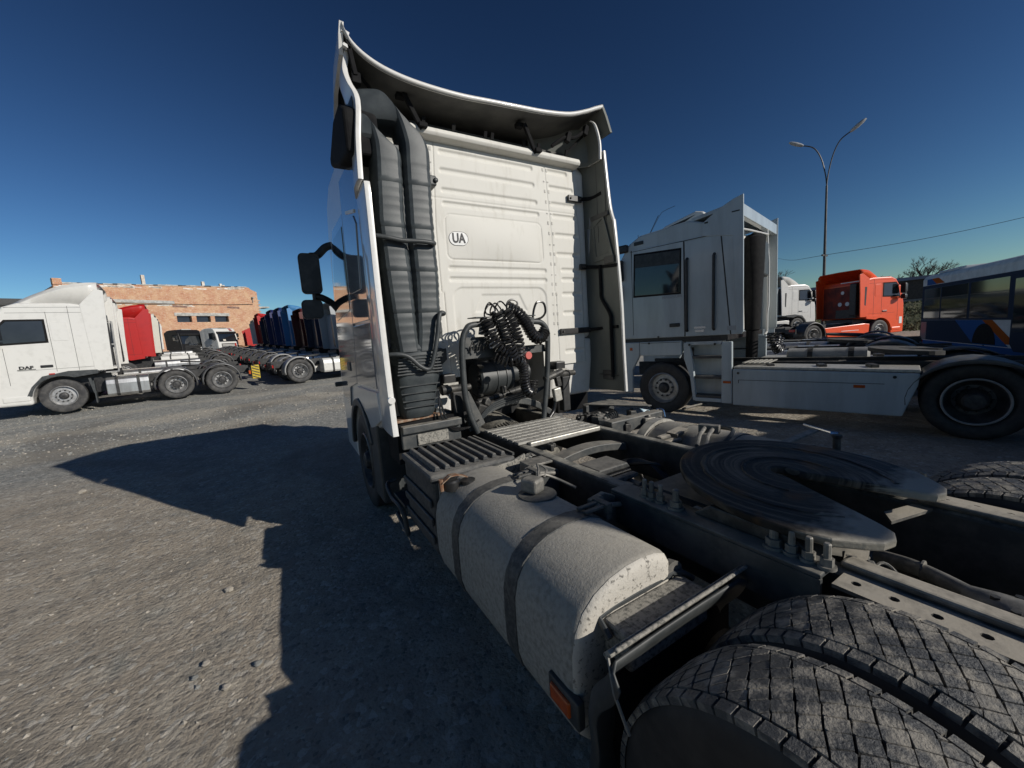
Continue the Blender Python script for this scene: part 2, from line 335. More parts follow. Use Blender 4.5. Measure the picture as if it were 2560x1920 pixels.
tp(MB().tube([Vector((-.285, .405, .93)) + Vector((.035 * math.cos(a), .03 * math.sin(a), .012 * math.sin(2 * a))) for a in [2 * math.pi * i / 18 for i in range(18)]], .005, 6, close=True), 'cable_loop', m_steel)
tp(MB().obox((-.275, .505, .925), (.05, .035, .03), (0, 10, 30)).obox((-.30, .44, .93), (.045, .02, .035), (0, 0, 30)), 'cable_clip', m_steel, bevel=.004)
# ---- fifth wheel: plate tilted back, slotted, greasy on top
def fw_half():
    p = [(.505 * math.sin(R(a)), .75 + .505 * math.cos(R(a))) for a in range(0, 116, 7)]
    return p + [(.44, .50), (.375, .435), (.335, .402), (.275, .39), (.232, .405), (.205, .445), (.165, .53), (.10, .69), (.048, .80), (.046, .84)] + [(.046 * math.cos(R(a)), .845 + .046 * math.sin(R(a))) for a in (20, 50, 75)] + [(0, .892)]
hf = fw_half(); poly = hf + [(-x, y) for x, y in hf[-2:0:-1]]
def fwz(y): return 1.045 + (y - .36) * .075
m_fw = M('greasy_fifth_wheel', (.022, .020, .018), (.062, .055, .047), 5, .5, bump=.6, bsc=38, lo=.42, hi=.70, bdist=.006, r2=.7, spec=.18)
_n = m_fw.node_tree.nodes; _l = m_fw.node_tree.links; _b = _n['Principled BSDF']; _src = _b.inputs['Base Color'].links[0].from_socket
_g = _n.new('ShaderNodeTexCoord'); _s = _n.new('ShaderNodeSeparateXYZ'); _l.new(_g.outputs['Object'], _s.inputs[0])
_vd = _n.new('ShaderNodeVectorMath'); _vd.operation = 'DISTANCE'; _vd.inputs[1].default_value = (0, .82, 1.09); _l.new(_g.outputs['Object'], _vd.inputs[0])
_sa = _n.new('ShaderNodeMath'); _sa.operation = 'MULTIPLY'; _sa.inputs[1].default_value = 42; _l.new(_vd.outputs['Value'], _sa.inputs[0]); _cb = _n.new('ShaderNodeCombineXYZ'); _l.new(_sa.outputs[0], _cb.inputs[0])
_n2 = _n.new('ShaderNodeTexNoise'); _n2.inputs['Scale'].default_value = 2.4; _n2.inputs['Detail'].default_value = 6; _l.new(_g.outputs['Object'], _n2.inputs['Vector']); _sb = _n.new('ShaderNodeMath'); _sb.operation = 'MULTIPLY'; _sb.inputs[1].default_value = 3.5; _l.new(_n2.outputs['Fac'], _sb.inputs[0]); _l.new(_sb.outputs[0], _cb.inputs[1])
_n3 = _n.new('ShaderNodeTexNoise'); _n3.inputs['Scale'].default_value = 1.0; _n3.inputs['Detail'].default_value = 5; _l.new(_cb.outputs[0], _n3.inputs['Vector'])
_m3 = _n.new('ShaderNodeMapRange'); _m3.inputs[1].default_value = .50; _m3.inputs[2].default_value = .72; _l.new(_n3.outputs['Fac'], _m3.inputs[0]); _x3 = _n.new('ShaderNodeMix'); _x3.data_type = 'RGBA'; _x3.inputs['B'].default_value = (.17, .145, .115, 1); _l.new(_m3.outputs[0], _x3.inputs['Factor']); _l.new(_src, _x3.inputs['A'])
_m4 = _n.new('ShaderNodeMapRange'); _m4.inputs[1].default_value = .58; _m4.inputs[2].default_value = .68; _l.new(_n2.outputs['Fac'], _m4.inputs[0]); _x4 = _n.new('ShaderNodeMix'); _x4.data_type = 'RGBA'; _x4.inputs['B'].default_value = (.17, .085, .03, 1); _l.new(_m4.outputs[0], _x4.inputs['Factor']); _l.new(_x3.outputs['Result'], _x4.inputs['A']); _src = _x4.outputs['Result']
_nz = _n.new('ShaderNodeTexNoise'); _nz.inputs['Scale'].default_value = 14; _nz.inputs['Detail'].default_value = 8
_ma = _n.new('ShaderNodeMath'); _ma.operation = 'MULTIPLY_ADD'; _ma.inputs[1].default_value = .22; _l.new(_nz.outputs['Fac'], _ma.inputs[0]); _l.new(_s.outputs['Y'], _ma.inputs[2])
_mr = _n.new('ShaderNodeMapRange'); _mr.inputs[1].default_value = .70; _mr.inputs[2].default_value = .60; _l.new(_ma.outputs[0], _mr.inputs[0])   # dried dust on the two horns
_mx = _n.new('ShaderNodeMix'); _mx.data_type = 'RGBA'; _mx.inputs['B'].default_value = (.33, .305, .255, 1); _l.new(_src, _mx.inputs['A']); _l.new(_mr.outputs[0], _mx.inputs['Factor']); _l.new(_mx.outputs['Result'], _b.inputs['Base Color'])
b = MB(); k = len(poly)
vs = [(x, y, fwz(y)) for x, y in poly] + [(x * .985, y + (.004 if y < .7 else -.004), fwz(y) - .036) for x, y in poly]
b.add(vs, [tuple(range(k)), tuple(range(k, 2 * k))[::-1]] + [(i, (i + 1) % k, k + (i + 1) % k, k + i) for i in range(k)])
FW = tp(b, 'fifth_wheel', m_fw, bevel=.010, seg=3)
for rr, a0, a1, w_ in ((.37, 38, 318, .006), (.20, 70, 290, .004)):
    rows = []
    for i in range(61):
        a = R(lerp(a0, a1, i / 60) - 90); cx, cy = math.cos(a), math.sin(a); jit = 1 + .01 * math.sin(i * 1.7)
        P_ = [Vector((cx * (rr * jit + d), .80 + cy * (rr * jit + d) * .95, 0)) for d in (-w_ * 2, -w_, w_, w_ * 2)]
        rows.append([(p.x, p.y, fwz(p.y) + dz) for p, dz in zip(P_, (.0005, .004, .004, .0005))])
    q = tp(MB().grid(rows), 'grease_ridge', m_fw, FW); q.matrix_parent_inverse = TO @ Matrix.Identity(4); q.matrix_parent_inverse = Matrix.Identity(4)
for s in (-1, 1):
    tp(MB().prism([(.52, .969), (.98, .969), (.90, 1.03), (.60, 1.02)], 0, *sorted((s * .37, s * .46))), 'pedestal', m_iron, bevel=.008)
    tp(MB().prism([(.58, .969), (.92, .969), (.82, 1.0), (.66, 1.0)], 0, *sorted((s * .30, s * .365))), 'pedestal_rib', m_iron, bevel=.005)
    tp(MB().lathe([(0, .05), (.10, .05)], (s * .30 if s > 0 else -.40, .75, 1.02), 0, 14), 'pivot_pin', m_iron, bevel=.004)
tp(MB().box(-.345, .345, .95, 1.30, .955, .968), 'base_plate', m_rail)
for s in (-1, 1): tp(MB().prism([(s * .35, .44), (s * .35, .50), (s * .18, .545), (s * .10, .50)], 2, .93, .942), 'gusset_plate', m_raildust)
# ---- left fuel tank
tpf = [(-.72, .42), (-.72, .90), (-.735, .925), (-.79, .945), (-.86, .953), (-.94, .95), (-1.02, .935), (-1.09, .905), (-1.145, .86), (-1.18, .80), (-1.197, .73), (-1.20, .62), (-1.198, .50), (-1.18, .43), (-1.14, .385), (-1.07, .365), (-.80, .365), (-.74, .38)]
b = MB(); cxm, czm = -.95, .66
def tring(y, k): return [(cxm + (x - cxm) * k, y, czm + (z - czm) * k) for x, z in tpf]
TK = tp(b.rings([tring(.90, .90), tring(.902, .95), tring(.912, .985), tring(.93, 1.0), tring(2.16, 1.0), tring(2.185, .985), tring(2.19, .95)], True), 'fuel_tank', m_tank, smooth=45)
tp(MB().rings([tring(.894, .60), tring(.889, .80), tring(.890, .90), tring(.896, .962), tring(.908, .986)], True), 'tank_end_panel', m_tankend, smooth=45)
for y in (1.30, 1.875):
    rows = []
    for dy in (-.045, -.043, .043, .045): rows.append([(cxm + (x - cxm) * (1.018 if abs(dy) < .044 else 1.0), y + dy, czm + (z - czm) * (1.018 if abs(dy) < .044 else 1.0)) for x, z in tpf])
    tp(MB().rings(rows, False), 'tank_strap', m_strap, smooth=40)
    c = MB().box(-.80, -.66, y - .035, y - .012, .955, .968).box(-.80, -.66, y + .012, y + .035, .955, .968).box(-.69, -.655, y - .05, y + .05, .90, .975)
    tp(c, 'strap_clamp', m_strap, bevel=.004)
    tp(MB().tube([(-.70, y, .955), (-.50, y + .03, .90)], .013, 8), 'strap_bolt', m_steel, smooth=40)
    tp(MB().prism([(-.69, .60), (-.69, .96), (-.60, .975), (-.443, .90), (-.443, .66)], 1, y + .055, y + .085), 'tank_bracket', m_rail, bevel=.006)
    tp(MB().lathe([(0, .022), (.025, .02), (.03, .012)], (-.635, y + .05, .95), 1, 10), 'clamp_nut', m_steel, smooth=30)
tp(MB().box(-.62, -.445, 1.99, 2.12, .935, .95).box(-.62, -.605, 1.99, 2.12, .80, .936), 'bracket_shelf', m_steel, bevel=.003)
# filler cap with rusty strap
tp(MB().lathe([(.925, .045), (.955, .048), (.975, .048), (.985, .04), (.988, .001)], (-1.11, 2.10, -.03), 2, 20), 'filler_cap', m_black, smooth=35)
tp(MB().lathe([(.93, .045), (.95, .045)], (-1.02, 2.06, -.005), 2, 14), 'cap_tab', m_black)
tp(MB().prism([(-1.17, .955), (-1.12, .985), (-1.08, .985), (-1.01, .955), (-1.01, .95), (-1.08, .978), (-1.12, .978), (-1.17, .948)], 1, 2.075, 2.115), 'cap_strap', m_rust)
tp(MB().tube([(-1.17, 2.10, .90), (-1.172, 2.10, .97)], .014, 8), 'strap_hinge', m_rust)
# level sender
tp(MB().lathe([(.945, .10), (.958, .098)], (-.835, 1.60, 0), 2, 24), 'sender_flange', m_strap, smooth=30)
tp(MB().obox((-.845, 1.625, 1.0), (.085, .10, .075), (0, 0, 20)), 'level_sender', m_steel, bevel=.016, seg=3)
tp(MB().tube(smooth_path([(-.80, 1.64, 1.01), (-.76, 1.70, 1.0), (-.70, 1.72, .99), (-.64, 1.69, .96), (-.58, 1.60, .92)]), .008, 6).tube(smooth_path([(-.80, 1.64, 1.0), (-.74, 1.72, 1.03), (-.69, 1.80, 1.03), (-.66, 1.76, 1.0), (-.72, 1.70, .985)]), .007, 6), 'sender_cable', m_steel, smooth=50)
# side marker and front half of the rear mudguard
tp(MB().obox((-1.213, .955, .55), (.025, .105, .062), (0, 0, 0)), 'side_marker', m_amber, bevel=.008)
tp(MB().obox((-1.2, .945, .55), (.03, .16, .10), (0, 0, 0)), 'marker_bracket', m_plast, bevel=.006)
rows = []
for i in range(15):
    a = R(lerp(-18, 37, i / 14)); rr = .585 + .012 * math.sin(i * .9)
    rows.append([(x, .24 + (rr + ex) * math.cos(a), .5 + (rr + ex) * math.sin(a)) for x, ex in ((-1.225, -.05), (-1.215, -.01), (-1.19, .01), (-1.0, .012), (-.8, .012), (-.58, .01), (-.555, -.01))])
tp(MB().grid(rows), 'mudguard', m_plast, solid=.008, smooth=40)
tp(MB().obox((-.86, .74, .862), (.68, .035, .02), (-50, 0, 0)).obox((-.86, .715, .888), (.66, .012, .012), (0, 0, 0)), 'mudguard_rim', m_lid, bevel=.005)
tp(MB().tube([(-.52, .745, .865), (-.47, .70, .83), (-.455, .64, .76), (-.45, .60, .70)], .006, 6).tube([(-1.2, .735, .862), (-1.225, .69, .80), (-1.225, .64, .72)], .005, 6), 'mudguard_wire', m_steel)
tp(MB().box(-1.07, -.67, .775, .895, .70, .822), 'mudguard_bracket', m_lid, bevel=.012, seg=3)
tp(MB().tube([(-1.09, .84, .79), (-1.085, .895, .825), (-1.02, .90, .832), (-.70, .90, .832), (-.665, .88, .828), (-.63, .865, .80)], .012, 8), 'cable_sleeve', m_plast, smooth=40)
tp(MB().lathe([(0, .05), (.03, .045)], (-.70, .895, .83), 1, 14), 'sleeve_grommet', m_steel)
# ---- battery box with ribbed lid
tp(MB().box(-1.18, -.60, 2.235, 2.88, .42, .925), 'battery_box', m_batt, bevel=.03, seg=3)
LID = tp(MB().box(-1.195, -.585, 2.225, 2.89, .90, .955), 'battery_lid', m_batt, bevel=.02, seg=3)
for i in range(8):
    x = -1.145 + i * .068
    tp(MB().prism([(x, .954), (x + .009, .985), (x + .034, .985), (x + .043, .954)], 1, 2.285, 2.85), 'lid_rib', m_batt, bevel=.006)
tp(MB().box(-.60, -.585, 2.24, 2.88, .955, .975), 'lid_edge', m_batt)
tp(MB().prism([(-1.15, .72), (-1.15, .905), (-.62, .93), (-.52, .96), (-.50, .80), (-.60, .70)], 1, 2.205, 2.222), 'battery_front', m_lid, bevel=.004)
for s in range(3): tp(MB().box(-1.2, -1.184, 2.26, 2.86, .5 + .12 * s, .55 + .12 * s), 'box_rib', m_batt, bevel=.006)
tp(MB().lathe([(0, .045), (.03, .05), (.07, .05), (.075, .04)], (-.475, 2.16, .90), 1, 18), 'work_lamp', m_chrome, smooth=35)
# step hoop below the battery box and the inner wing behind the front wheel
tp(MB().tube(smooth_path([(-1.16, 3.3, .62), (-1.24, 3.28, .60), (-1.25, 3.1, .55), (-1.24, 2.95, .54), (-1.23, 2.86, .50), (-1.22, 2.84, .40), (-1.21, 2.86, .32), (-1.2, 3.0, .31), (-1.19, 3.25, .34)]), .018, 8), 'step_hoop', m_plast, smooth=40)
tp(MB().box(-1.2, -1.02, 2.92, 3.25, .50, .525), 'step_tread', m_plast, bevel=.005)
tp(MB().prism([(3.60, .30), (3.95, .30), (3.93, 1.0), (3.62, 1.05)], 0, -1.22, -.86), 'wing_panel', m_plast, bevel=.02)
tp(MB().box(-1.14, -.64, 3.02, 3.06, .93, 1.12).box(-1.14, -.64, 2.98, 3.02, 1.06, 1.12), 'valve_panel', m_rail, bevel=.008)
tp(MB().box(-1.16, -.62, 3.09, 3.42, .80, 1.14), 'gap_blocker', m_matte)  # added block that stops sun leaking through the gap below the deflector
tp(MB().box(-1.02, -.76, 3.005, 3.02, .95, 1.04), 'valve_plate', m_lid, bevel=.004)
tp(MB().obox((-.98, 3.15, 1.155), (.42, .16, .02), (0, 0, 6)), 'duct_shelf', m_rust, bevel=.004)
tp(MB().tube(smooth_path([(-.80, 3.2, 1.15), (-.66, 3.2, 1.10), (-.5, 3.25, 1.0), (-.36, 3.3, .93)]), .05, 12), 'intake_pipe', m_plast, smooth=40)
# ---- catwalk between the rails
for i in range(7):
    y0 = 2.42 + i * .083; b = MB().box(-.44, .345, y0, y0 + .056, .953, .972)
    for j in range(13): b.box(-.43 + j * .06, -.40 + j * .06, y0 + .056, y0 + .083, .953, .968)
    for j in range(0): b.prism([(-.415 + j * .06, y0 + .012), (-.39 + j * .06, y0 + .028), (-.415 + j * .06, y0 + .044), (-.425 + j * .06, y0 + .028)], 2, .972, .977)
    tp(b, 'catwalk_plank', m_step, bevel=.002, seg=1)
tp(MB().box(-.36, .345, 2.375, 2.415, .93, .968), 'catwalk_lip', m_step, bevel=.008)
# ---- gearbox and valve block seen between the rails
rs = []
for y, a, h in ((2.62, .14, .13), (2.75, .19, .17), (3.0, .21, .2), (3.25, .24, .22), (3.5, .27, .26), (3.9, .3, .3)):
    rs.append([(-.03 + a * math.cos(q), y, .70 + h * math.sin(q)) for q in [2 * math.pi * i / 20 for i in range(20)]])
tp(MB().rings(rs), 'gearbox', m_gear, smooth=40)
for i in range(9): tp(MB().obox((-.22 + i * .028, 3.13, .93 - abs(i - 4) * .006), (.010, .20, .05), (0, 0, -14)), 'cooling_fin', m_gear)
VB = tp(MB().box(-.18, .12, 1.84, 2.06, .70, .80), 'valve_block', m_black, bevel=.01)
tp(MB().prism([(-.19, .80), (.13, .80), (.10, .84), (-.16, .84)], 1, 1.86, 2.07), 'valve_lid', m_batt, bevel=.008)
for i in range(4): tp(MB().lathe([(0, .024), (.10, .024), (.105, .03), (.13, .03), (.135, .018), (.16, .018)], (-.16 + i * .07, 1.70, .74 - .008 * (i % 2)), 1, 12), 'valve_port', m_gear if i % 2 else m_steel, smooth=30)
tp(MB().obox((-.02, 1.78, .70), (.28, .10, .05)).obox((-.02, 1.80, .775), (.26, .05, .03)), 'valve_body', m_gear, bevel=.006)
for k in range(5): tp(MB().tube(smooth_path([(.10, 1.98 - .03 * k, .80), (.18, 1.92, .83 - .01 * k), (.21, 1.80 - .02 * k, .84), (.20 + .01 * k, 1.66, .78), (.22, 1.55, .68)]), .007 if k < 4 else .012, 6), 'harness_cable', m_rubber, smooth=50)
tp(MB().tube(smooth_path([(.0, 1.66, .73), (.08, 1.60, .76), (.17, 1.56, .74), (.24, 1.48, .66)]), .022, 10), 'harness_conduit', m_plast, smooth=40)
tp(MB().obox((-.25, 2.28, .93), (.03, .06, .05)).lathe([(0, .02), (.05, .02)], (-.22, 2.27, .94), 1, 10), 'pressure_switch', m_iron, bevel=.004)
# ---- right side: exhaust cylinder, brackets, pull bar
EX = tp(MB().lathe([(.80, .10), (.82, .28), (.85, .315), (2.18, .315), (2.21, .30), (2.22, .27), (2.225, .10)], (.93, 0, .62), 1, 40), 'exhaust_cylinder', m_tank, smooth=35)
tp(MB().lathe([(2.22, .30), (2.22, .33), (2.30, .33), (2.30, .30)], (.93, 0, .62), 1, 40, cap=False), 'cylinder_collar', m_step, smooth=35)
for y in (1.98, 1.56, 1.15): tp(MB().lathe([(y - .03, .3165), (y - .03, .322), (y + .03, .322), (y + .03, .3165)], (.93, 0, .62), 1, 40, cap=False), 'cylinder_strap', m_raildust, smooth=30)
for y in (1.92, 1.38):
    tp(MB().box(.45, .70, y - .07, y + .07, .80, .90).box(.50, .62, y - .03, y + .03, .90, .935), 'cylinder_bracket', m_raildust, bevel=.015)
    tp(MB().prism([(.66, .90), (.80, .935), (.80, .95), (.66, .93)], 1, y - .05, y + .05), 'bracket_ear', m_raildust)
tp(MB().tube([(.50, 1.60, .93), (.62, 1.66, .97), (.78, 1.72, .99)], .016, 8).tube([(.52, 1.55, .93), (.64, 1.61, .97), (.80, 1.67, .985)], .016, 8).obox((.80, 1.70, .98), (.06, .14, .06), (0, 0, 20)), 'sensor_lines', m_steel, bevel=.003)
tp(MB().tube(smooth_path([(.60, 1.52, .90), (.72, 1.50, .97), (.84, 1.55, .99), (.88, 1.66, .98)]), .014, 8), 'sensor_hose', m_plast, smooth=40)
tp(MB().prism([(.55, 1.14), (.55, 1.19), (1.17, 1.195), (1.17, 1.15)], 2, .985, 1.0), 'pull_bar', m_steel, bevel=.003)
tp(MB().tube([(1.245, 1.27, 1.0), (1.18, 1.16, 1.0), (1.115, 1.045, 1.0)], .010, 8).lathe([(-.02, .016), (.02, .016)], (1.115, 1.045, 1.0), 1, 8), 'pull_handle', m_chrome, smooth=40)
tp(MB().obox((.83, 1.02, .93), (.22, .05, .05), (0, 0, -20)).lathe([(.90, .02), (1.02, .02), (1.03, .026), (1.045, .026)], (.93, .97, 0), 2, 10), 'grease_fitting', m_iron, bevel=.004)
# tray of valves and plates in front of the cylinder
tp(MB().box(.46, 1.12, 2.36, 2.46, .86, .98), 'tray_panel', m_rail, bevel=.01)
tp(MB().box(.46, 1.14, 2.46, 3.1, .84, .862), 'valve_tray', m_rail, bevel=.004)
rnd = random.Random(4)
for i in range(16):
    x = rnd.uniform(.50, 1.08); y = rnd.uniform(2.28, 3.02); h = rnd.uniform(.05, .12)
    tp(MB().obox((x, y, .864 + h / 2), (rnd.uniform(.05, .12), rnd.uniform(.04, .1), h), (0, 0, rnd.uniform(-25, 25))).lathe([(.864 + h, .018), (.885 + h, .018)], (x, y, 0), 2, 8), 'air_valve', rnd.choice([m_rail, m_iron, m_steel]), bevel=.006)
for i in range(7): tp(MB().tube(smooth_path([(.46 + .02 * i, 2.40, .92), (.56 + .05 * i, 2.52 + .03 * i, .97), (.7 + .04 * i, 2.7 + .05 * i, .95), (.62 + .05 * i, 3.0, .92)]), .008, 6), 'air_line', m_rubber, smooth=50)
tp(MB().prism([(.80, 3.12), (1.15, 2.55), (1.2, 2.55), (1.2, 3.12)], 2, .985, .998).box(.8, 1.2, 3.06, 3.12, .86, .986), 'step_plate', m_rail, bevel=.004)
tp(MB().tube(smooth_path([(1.14, 2.48, .93), (1.18, 2.46, .97), (1.2, 2.42, .96), (1.2, 2.40, .90)]), .010, 8), 'tray_handle', m_chrome)
tp(MB().prism([(3.45, .86), (3.45, 1.20), (3.52, 1.22), (3.68, 1.08), (3.8, .86)], 0, .72, 1.18), 'inner_wing', m_matte, bevel=.02)
# ---- cab rear support: arched beam, dampers, lock cylinders, filter drum
rows = []
for i in range(17):
    t_ = i / 16; x = lerp(-.50, .40, t_); z = 1.0 + .20 * math.sin(math.pi * min(1, t_ * .98 + .04)) ** .8
    rows.append([(x, 3.10, z - .07), (x, 3.18, z - .07), (x, 3.18, z), (x, 3.10, z)])
tp(MB().rings(rows), 'cab_beam', m_rail, bevel=.008)
for k in range(3): tp(MB().tube(smooth_path([(-.46, 3.07, 1.0 + .02 * k), (-.3, 3.075, 1.13 + .018 * k), (-.05, 3.08, 1.18 + .018 * k), (.15, 3.07, 1.20 + .02 * k), (.27, 3.02, 1.27)]), .008, 6), 'beam_cable', m_plast, smooth=50)
for s in (-1, 1):
    tp(MB().lathe([(-.12, .03), (-.11, .045), (-.05, .045), (-.045, .035), (.09, .035), (.10, .028), (.16, .028)], (s * .60 - .02, 3.16, 1.345), 0, 14), 'cab_damper', m_iron, smooth=35)
    tp(MB().box(s * .60 - .045, s * .60 + .045, 3.12, 3.2, .96, 1.32), 'damper_bracket', m_chas, bevel=.01)
    tp(MB().box(s * .62 - .06, s * .62 + .06, 3.22, 3.34, 1.385, 1.47), 'cab_bracket', m_black, bevel=.012)
    tp(MB().box(s * .62 - .07, s * .62 + .07, 3.205, 3.215, 1.37, 1.395), 'bracket_lip', m_step)
tp(MB().prism([(-.555, .97), (-.505, .97), (-.40, 1.02), (-.53, 1.32), (-.575, 1.34)], 1, 3.03, 3.05), 'hoop_gusset', m_rail, bevel=.004)
DR = tp(MB().lathe([(-.27, .05), (-.27, .155), (-.25, .17), (-.10, .17), (-.095, .176), (-.08, .176), (-.075, .17), (.0, .17), (.005, .178), (.02, .178), (.025, .165), (.10, .16), (.115, .12), (.13, .1)], (0, 3.46, 1.37), 0, 30), 'filter_drum', m_plast, smooth=30)
tp(MB().lathe([(.13, .09), (.20, .10), (.26, .085), (.30, .10), (.33, .10), (.34, .05)], (0, 3.46, 1.39), 0, 20), 'drum_neck', m_plast, smooth=35)
for i in range(6): tp(MB().obox((-.262, 3.33 + .01 * i, 1.50 - .055 * i), (.05, .05, .022), (20, 0, 0)), 'drum_vane', m_iron)
for i in range(3):
    tp(MB().lathe([(-.16, .022), (-.15, .032), (-.02, .032), (-.01, .024), (.08, .024), (.085, .034), (.16, .034)], (-.22 + .17 * i, 3.22, 1.20 + .025 * i), 0, 12, X=Matrix.Rotation(R(-8), 4, 'Y')), 'lock_cylinder', m_iron, smooth=35)
tp(MB().obox((-.40, 3.12, 1.14), (.10, .09, .10), (15, 20, 10)).obox((-.34, 3.10, 1.19), (.07, .07, .06), (0, 30, 10)), 'pump_block', m_iron, bevel=.012); tp(MB().obox((-.1, 3.2, 1.27), (.05, .06, .07)), 'cylinder_clamp', m_iron, bevel=.012)
# engine bay behind the opening
tp(MB().box(-.45, .52, 3.75, 3.80, .9, 1.75), 'engine_block', m_black)
# hose carrier hoop
tp(MB().tube(smooth_path([(-.50, 2.99, .96), (-.515, 2.99, 1.0), (-.555, 2.99, 1.12), (-.585, 2.99, 1.28), (-.59, 2.99, 1.42), (-.585, 2.99, 1.62), (-.57, 2.99, 1.76), (-.53, 2.99, 1.845), (-.45, 2.99, 1.885), (-.1, 2.99, 1.885), (.16, 2.99, 1.885), (.245, 2.99, 1.865), (.295, 2.99, 1.80), (.30, 2.99, 1.70), (.275, 2.99, 1.42), (.25, 2.99, 1.24), (.20, 2.99, .96)], 5), .026, 12), 'hose_hoop', m_plast, smooth=45)
tp(MB().box(-.565, .285, 3.02, 3.03, 1.60, 1.665).box(-.565, -.30, 3.03, 3.04, 1.66, 1.78), 'hoop_crossbar', m_rail)
tp(MB().prism([(.08, 1.72), (.285, 1.70), (.29, 1.80), (.15, 1.80)], 1, 2.955, 2.963), 'hoop_plate', m_plast)
for x in (-.40, .06):
    tp(MB().obox((x, 2.99, 1.94), (.16, .12, .008), (0, 0, 12)).obox((x + .03, 2.97, 1.86), (.09, .01, .14), (0, 12, 0)), 'hose_bracket', m_plast)
for x in (-.52, -.46, -.40): tp(MB().tube([(x, 2.97, 1.66), (x, 2.95, 1.70), (x + .02, 2.95, 1.745), (x + .045, 2.97, 1.72), (x + .03, 2.98, 1.67)], .007, 6), 'hose_hook', m_iron)
# bracket cast beside the hoop
tp(MB().prism(arc(-.67, 1.62, .09, 60, 180, 6) + [(-.76, 1.48), (-.72, 1.36), (-.64, 1.36), (-.66, 1.55), (-.60, 1.60), (-.60, 1.70)], 1, 3.30, 3.325), 'cab_catch', m_plast)
# coiled air and power hoses
def hose(name, pts, Rr, r, turns, mat=None): tp((lambda b: (coil(b, pts, Rr, r, turns), b)[1])(MB()), name, mat or m_rubber, smooth=60)
hose('coiled_hose', [(-.36, 2.95, 1.93), (-.34, 2.92, 1.80), (-.28, 2.90, 1.68), (-.20, 2.90, 1.62)], .048, .0115, 12)
hose('coiled_hose', [(-.27, 2.93, 1.98), (-.23, 2.90, 1.84), (-.20, 2.88, 1.70), (-.15, 2.89, 1.58)], .052, .0115, 14)
hose('coiled_hose', [(-.18, 2.93, 2.00), (-.13, 2.90, 1.86), (-.10, 2.88, 1.72), (-.09, 2.90, 1.60)], .050, .0115, 14)
hose('coiled_hose', [(-.13, 2.96, 2.02), (-.04, 2.93, 1.96), (.03, 2.92, 1.86), (.09, 2.92, 1.76), (.17, 2.93, 1.73), (.25, 2.95, 1.80)], .045, .0125, 21)
hose('coiled_hose', [(-.08, 2.90, 1.58), (-.04, 2.91, 1.46), (-.03, 2.92, 1.33), (.01, 2.94, 1.25), (.07, 2.96, 1.26), (.10, 2.98, 1.34)], .038, .0115, 20)
hose('coiled_hose', [(-.30, 2.95, 1.62), (-.2, 2.9, 1.56), (-.12, 2.9, 1.56), (-.05, 2.92, 1.52)], .05, .0115, 9)
for k, c in enumerate(((-.31, 2.05), (-.25, 2.04), (-.19, 2.05), (-.28, 2.02))):
    tp(MB().tube([(c[0] + (.045 + .008 * k) * math.cos(a), 2.95 + .012 * k + .02 * math.sin(a * 2), c[1] - .04 + (.05 + .006 * k) * math.sin(a)) for a in [2 * math.pi * i / 18 for i in range(18)]], .0075, 6, close=True), 'hose_loop', m_rubber, smooth=60)
tp(MB().tube(smooth_path([(-.14, 2.96, 1.96), (-.13, 2.97, 2.05), (-.08, 2.97, 2.085), (-.03, 2.96, 2.06), (-.05, 2.95, 1.98)]), .009, 6).tube(smooth_path([(.14, 2.98, 1.92), (.16, 2.98, 2.0), (.20, 2.98, 2.06), (.27, 2.98, 2.05), (.285, 2.98, 1.97), (.24, 2.98, 1.92), (.16, 2.98, 1.90)]), .011, 6), 'hose_end', m_rubber, smooth=60)
tp(MB().lathe([(0, .035), (.02, .035)], (.02, 2.90, 1.585), 1, 14), 'red_coupling', M('coupling_red', (.55, .12, .10), None, rough=.5), bevel=.004)
tp(MB().tube([(.02, 2.93, 1.57), (.03, 2.95, 1.42), (.01, 3.0, 1.25)], .006, 6), 'park_cable', m_rubber)
tp(MB().obox((.40, 3.0, 1.30), (.05, .05, .10), (0, -12, 0)).lathe([(-.12, .03), (-.08, .036), (.0, .036), (.03, .03), (.10, .03)], (.36, 3.0, 1.37), 0, 12, X=Matrix.Rotation(R(-15), 4, 'Y')), 'trailer_plug', m_iron, bevel=.006)
tp(MB().obox((.375, 2.99, 1.175), (.085, .05, .13), (0, -8, 0)), 'plug_socket', m_step, bevel=.01)
tp(MB().tube(smooth_path([(.36, 3.0, 1.12), (.33, 3.0, 1.02), (.26, 2.98, .96), (.23, 2.96, .90)]), .02, 8), 'plug_cable', m_rubber, smooth=50)
tp(MB().tube(smooth_path([(.50, 3.0, 1.40), (.54, 2.98, 1.36), (.50, 2.98, 1.26), (.43, 2.99, 1.19)]), .006, 6), 'plug_lanyard', m_rubber)
for k in range(2): tp(MB().tube(smooth_path([(-.80, 3.05, 1.32), (-.80 + .03 * k, 3.02, 1.15), (-.72, 3.0, 1.05 - .02 * k), (-.58, 3.0, 1.02), (-.46, 3.03, 1.06)]), .009, 6), 'slack_hose', m_rubber, smooth=50)

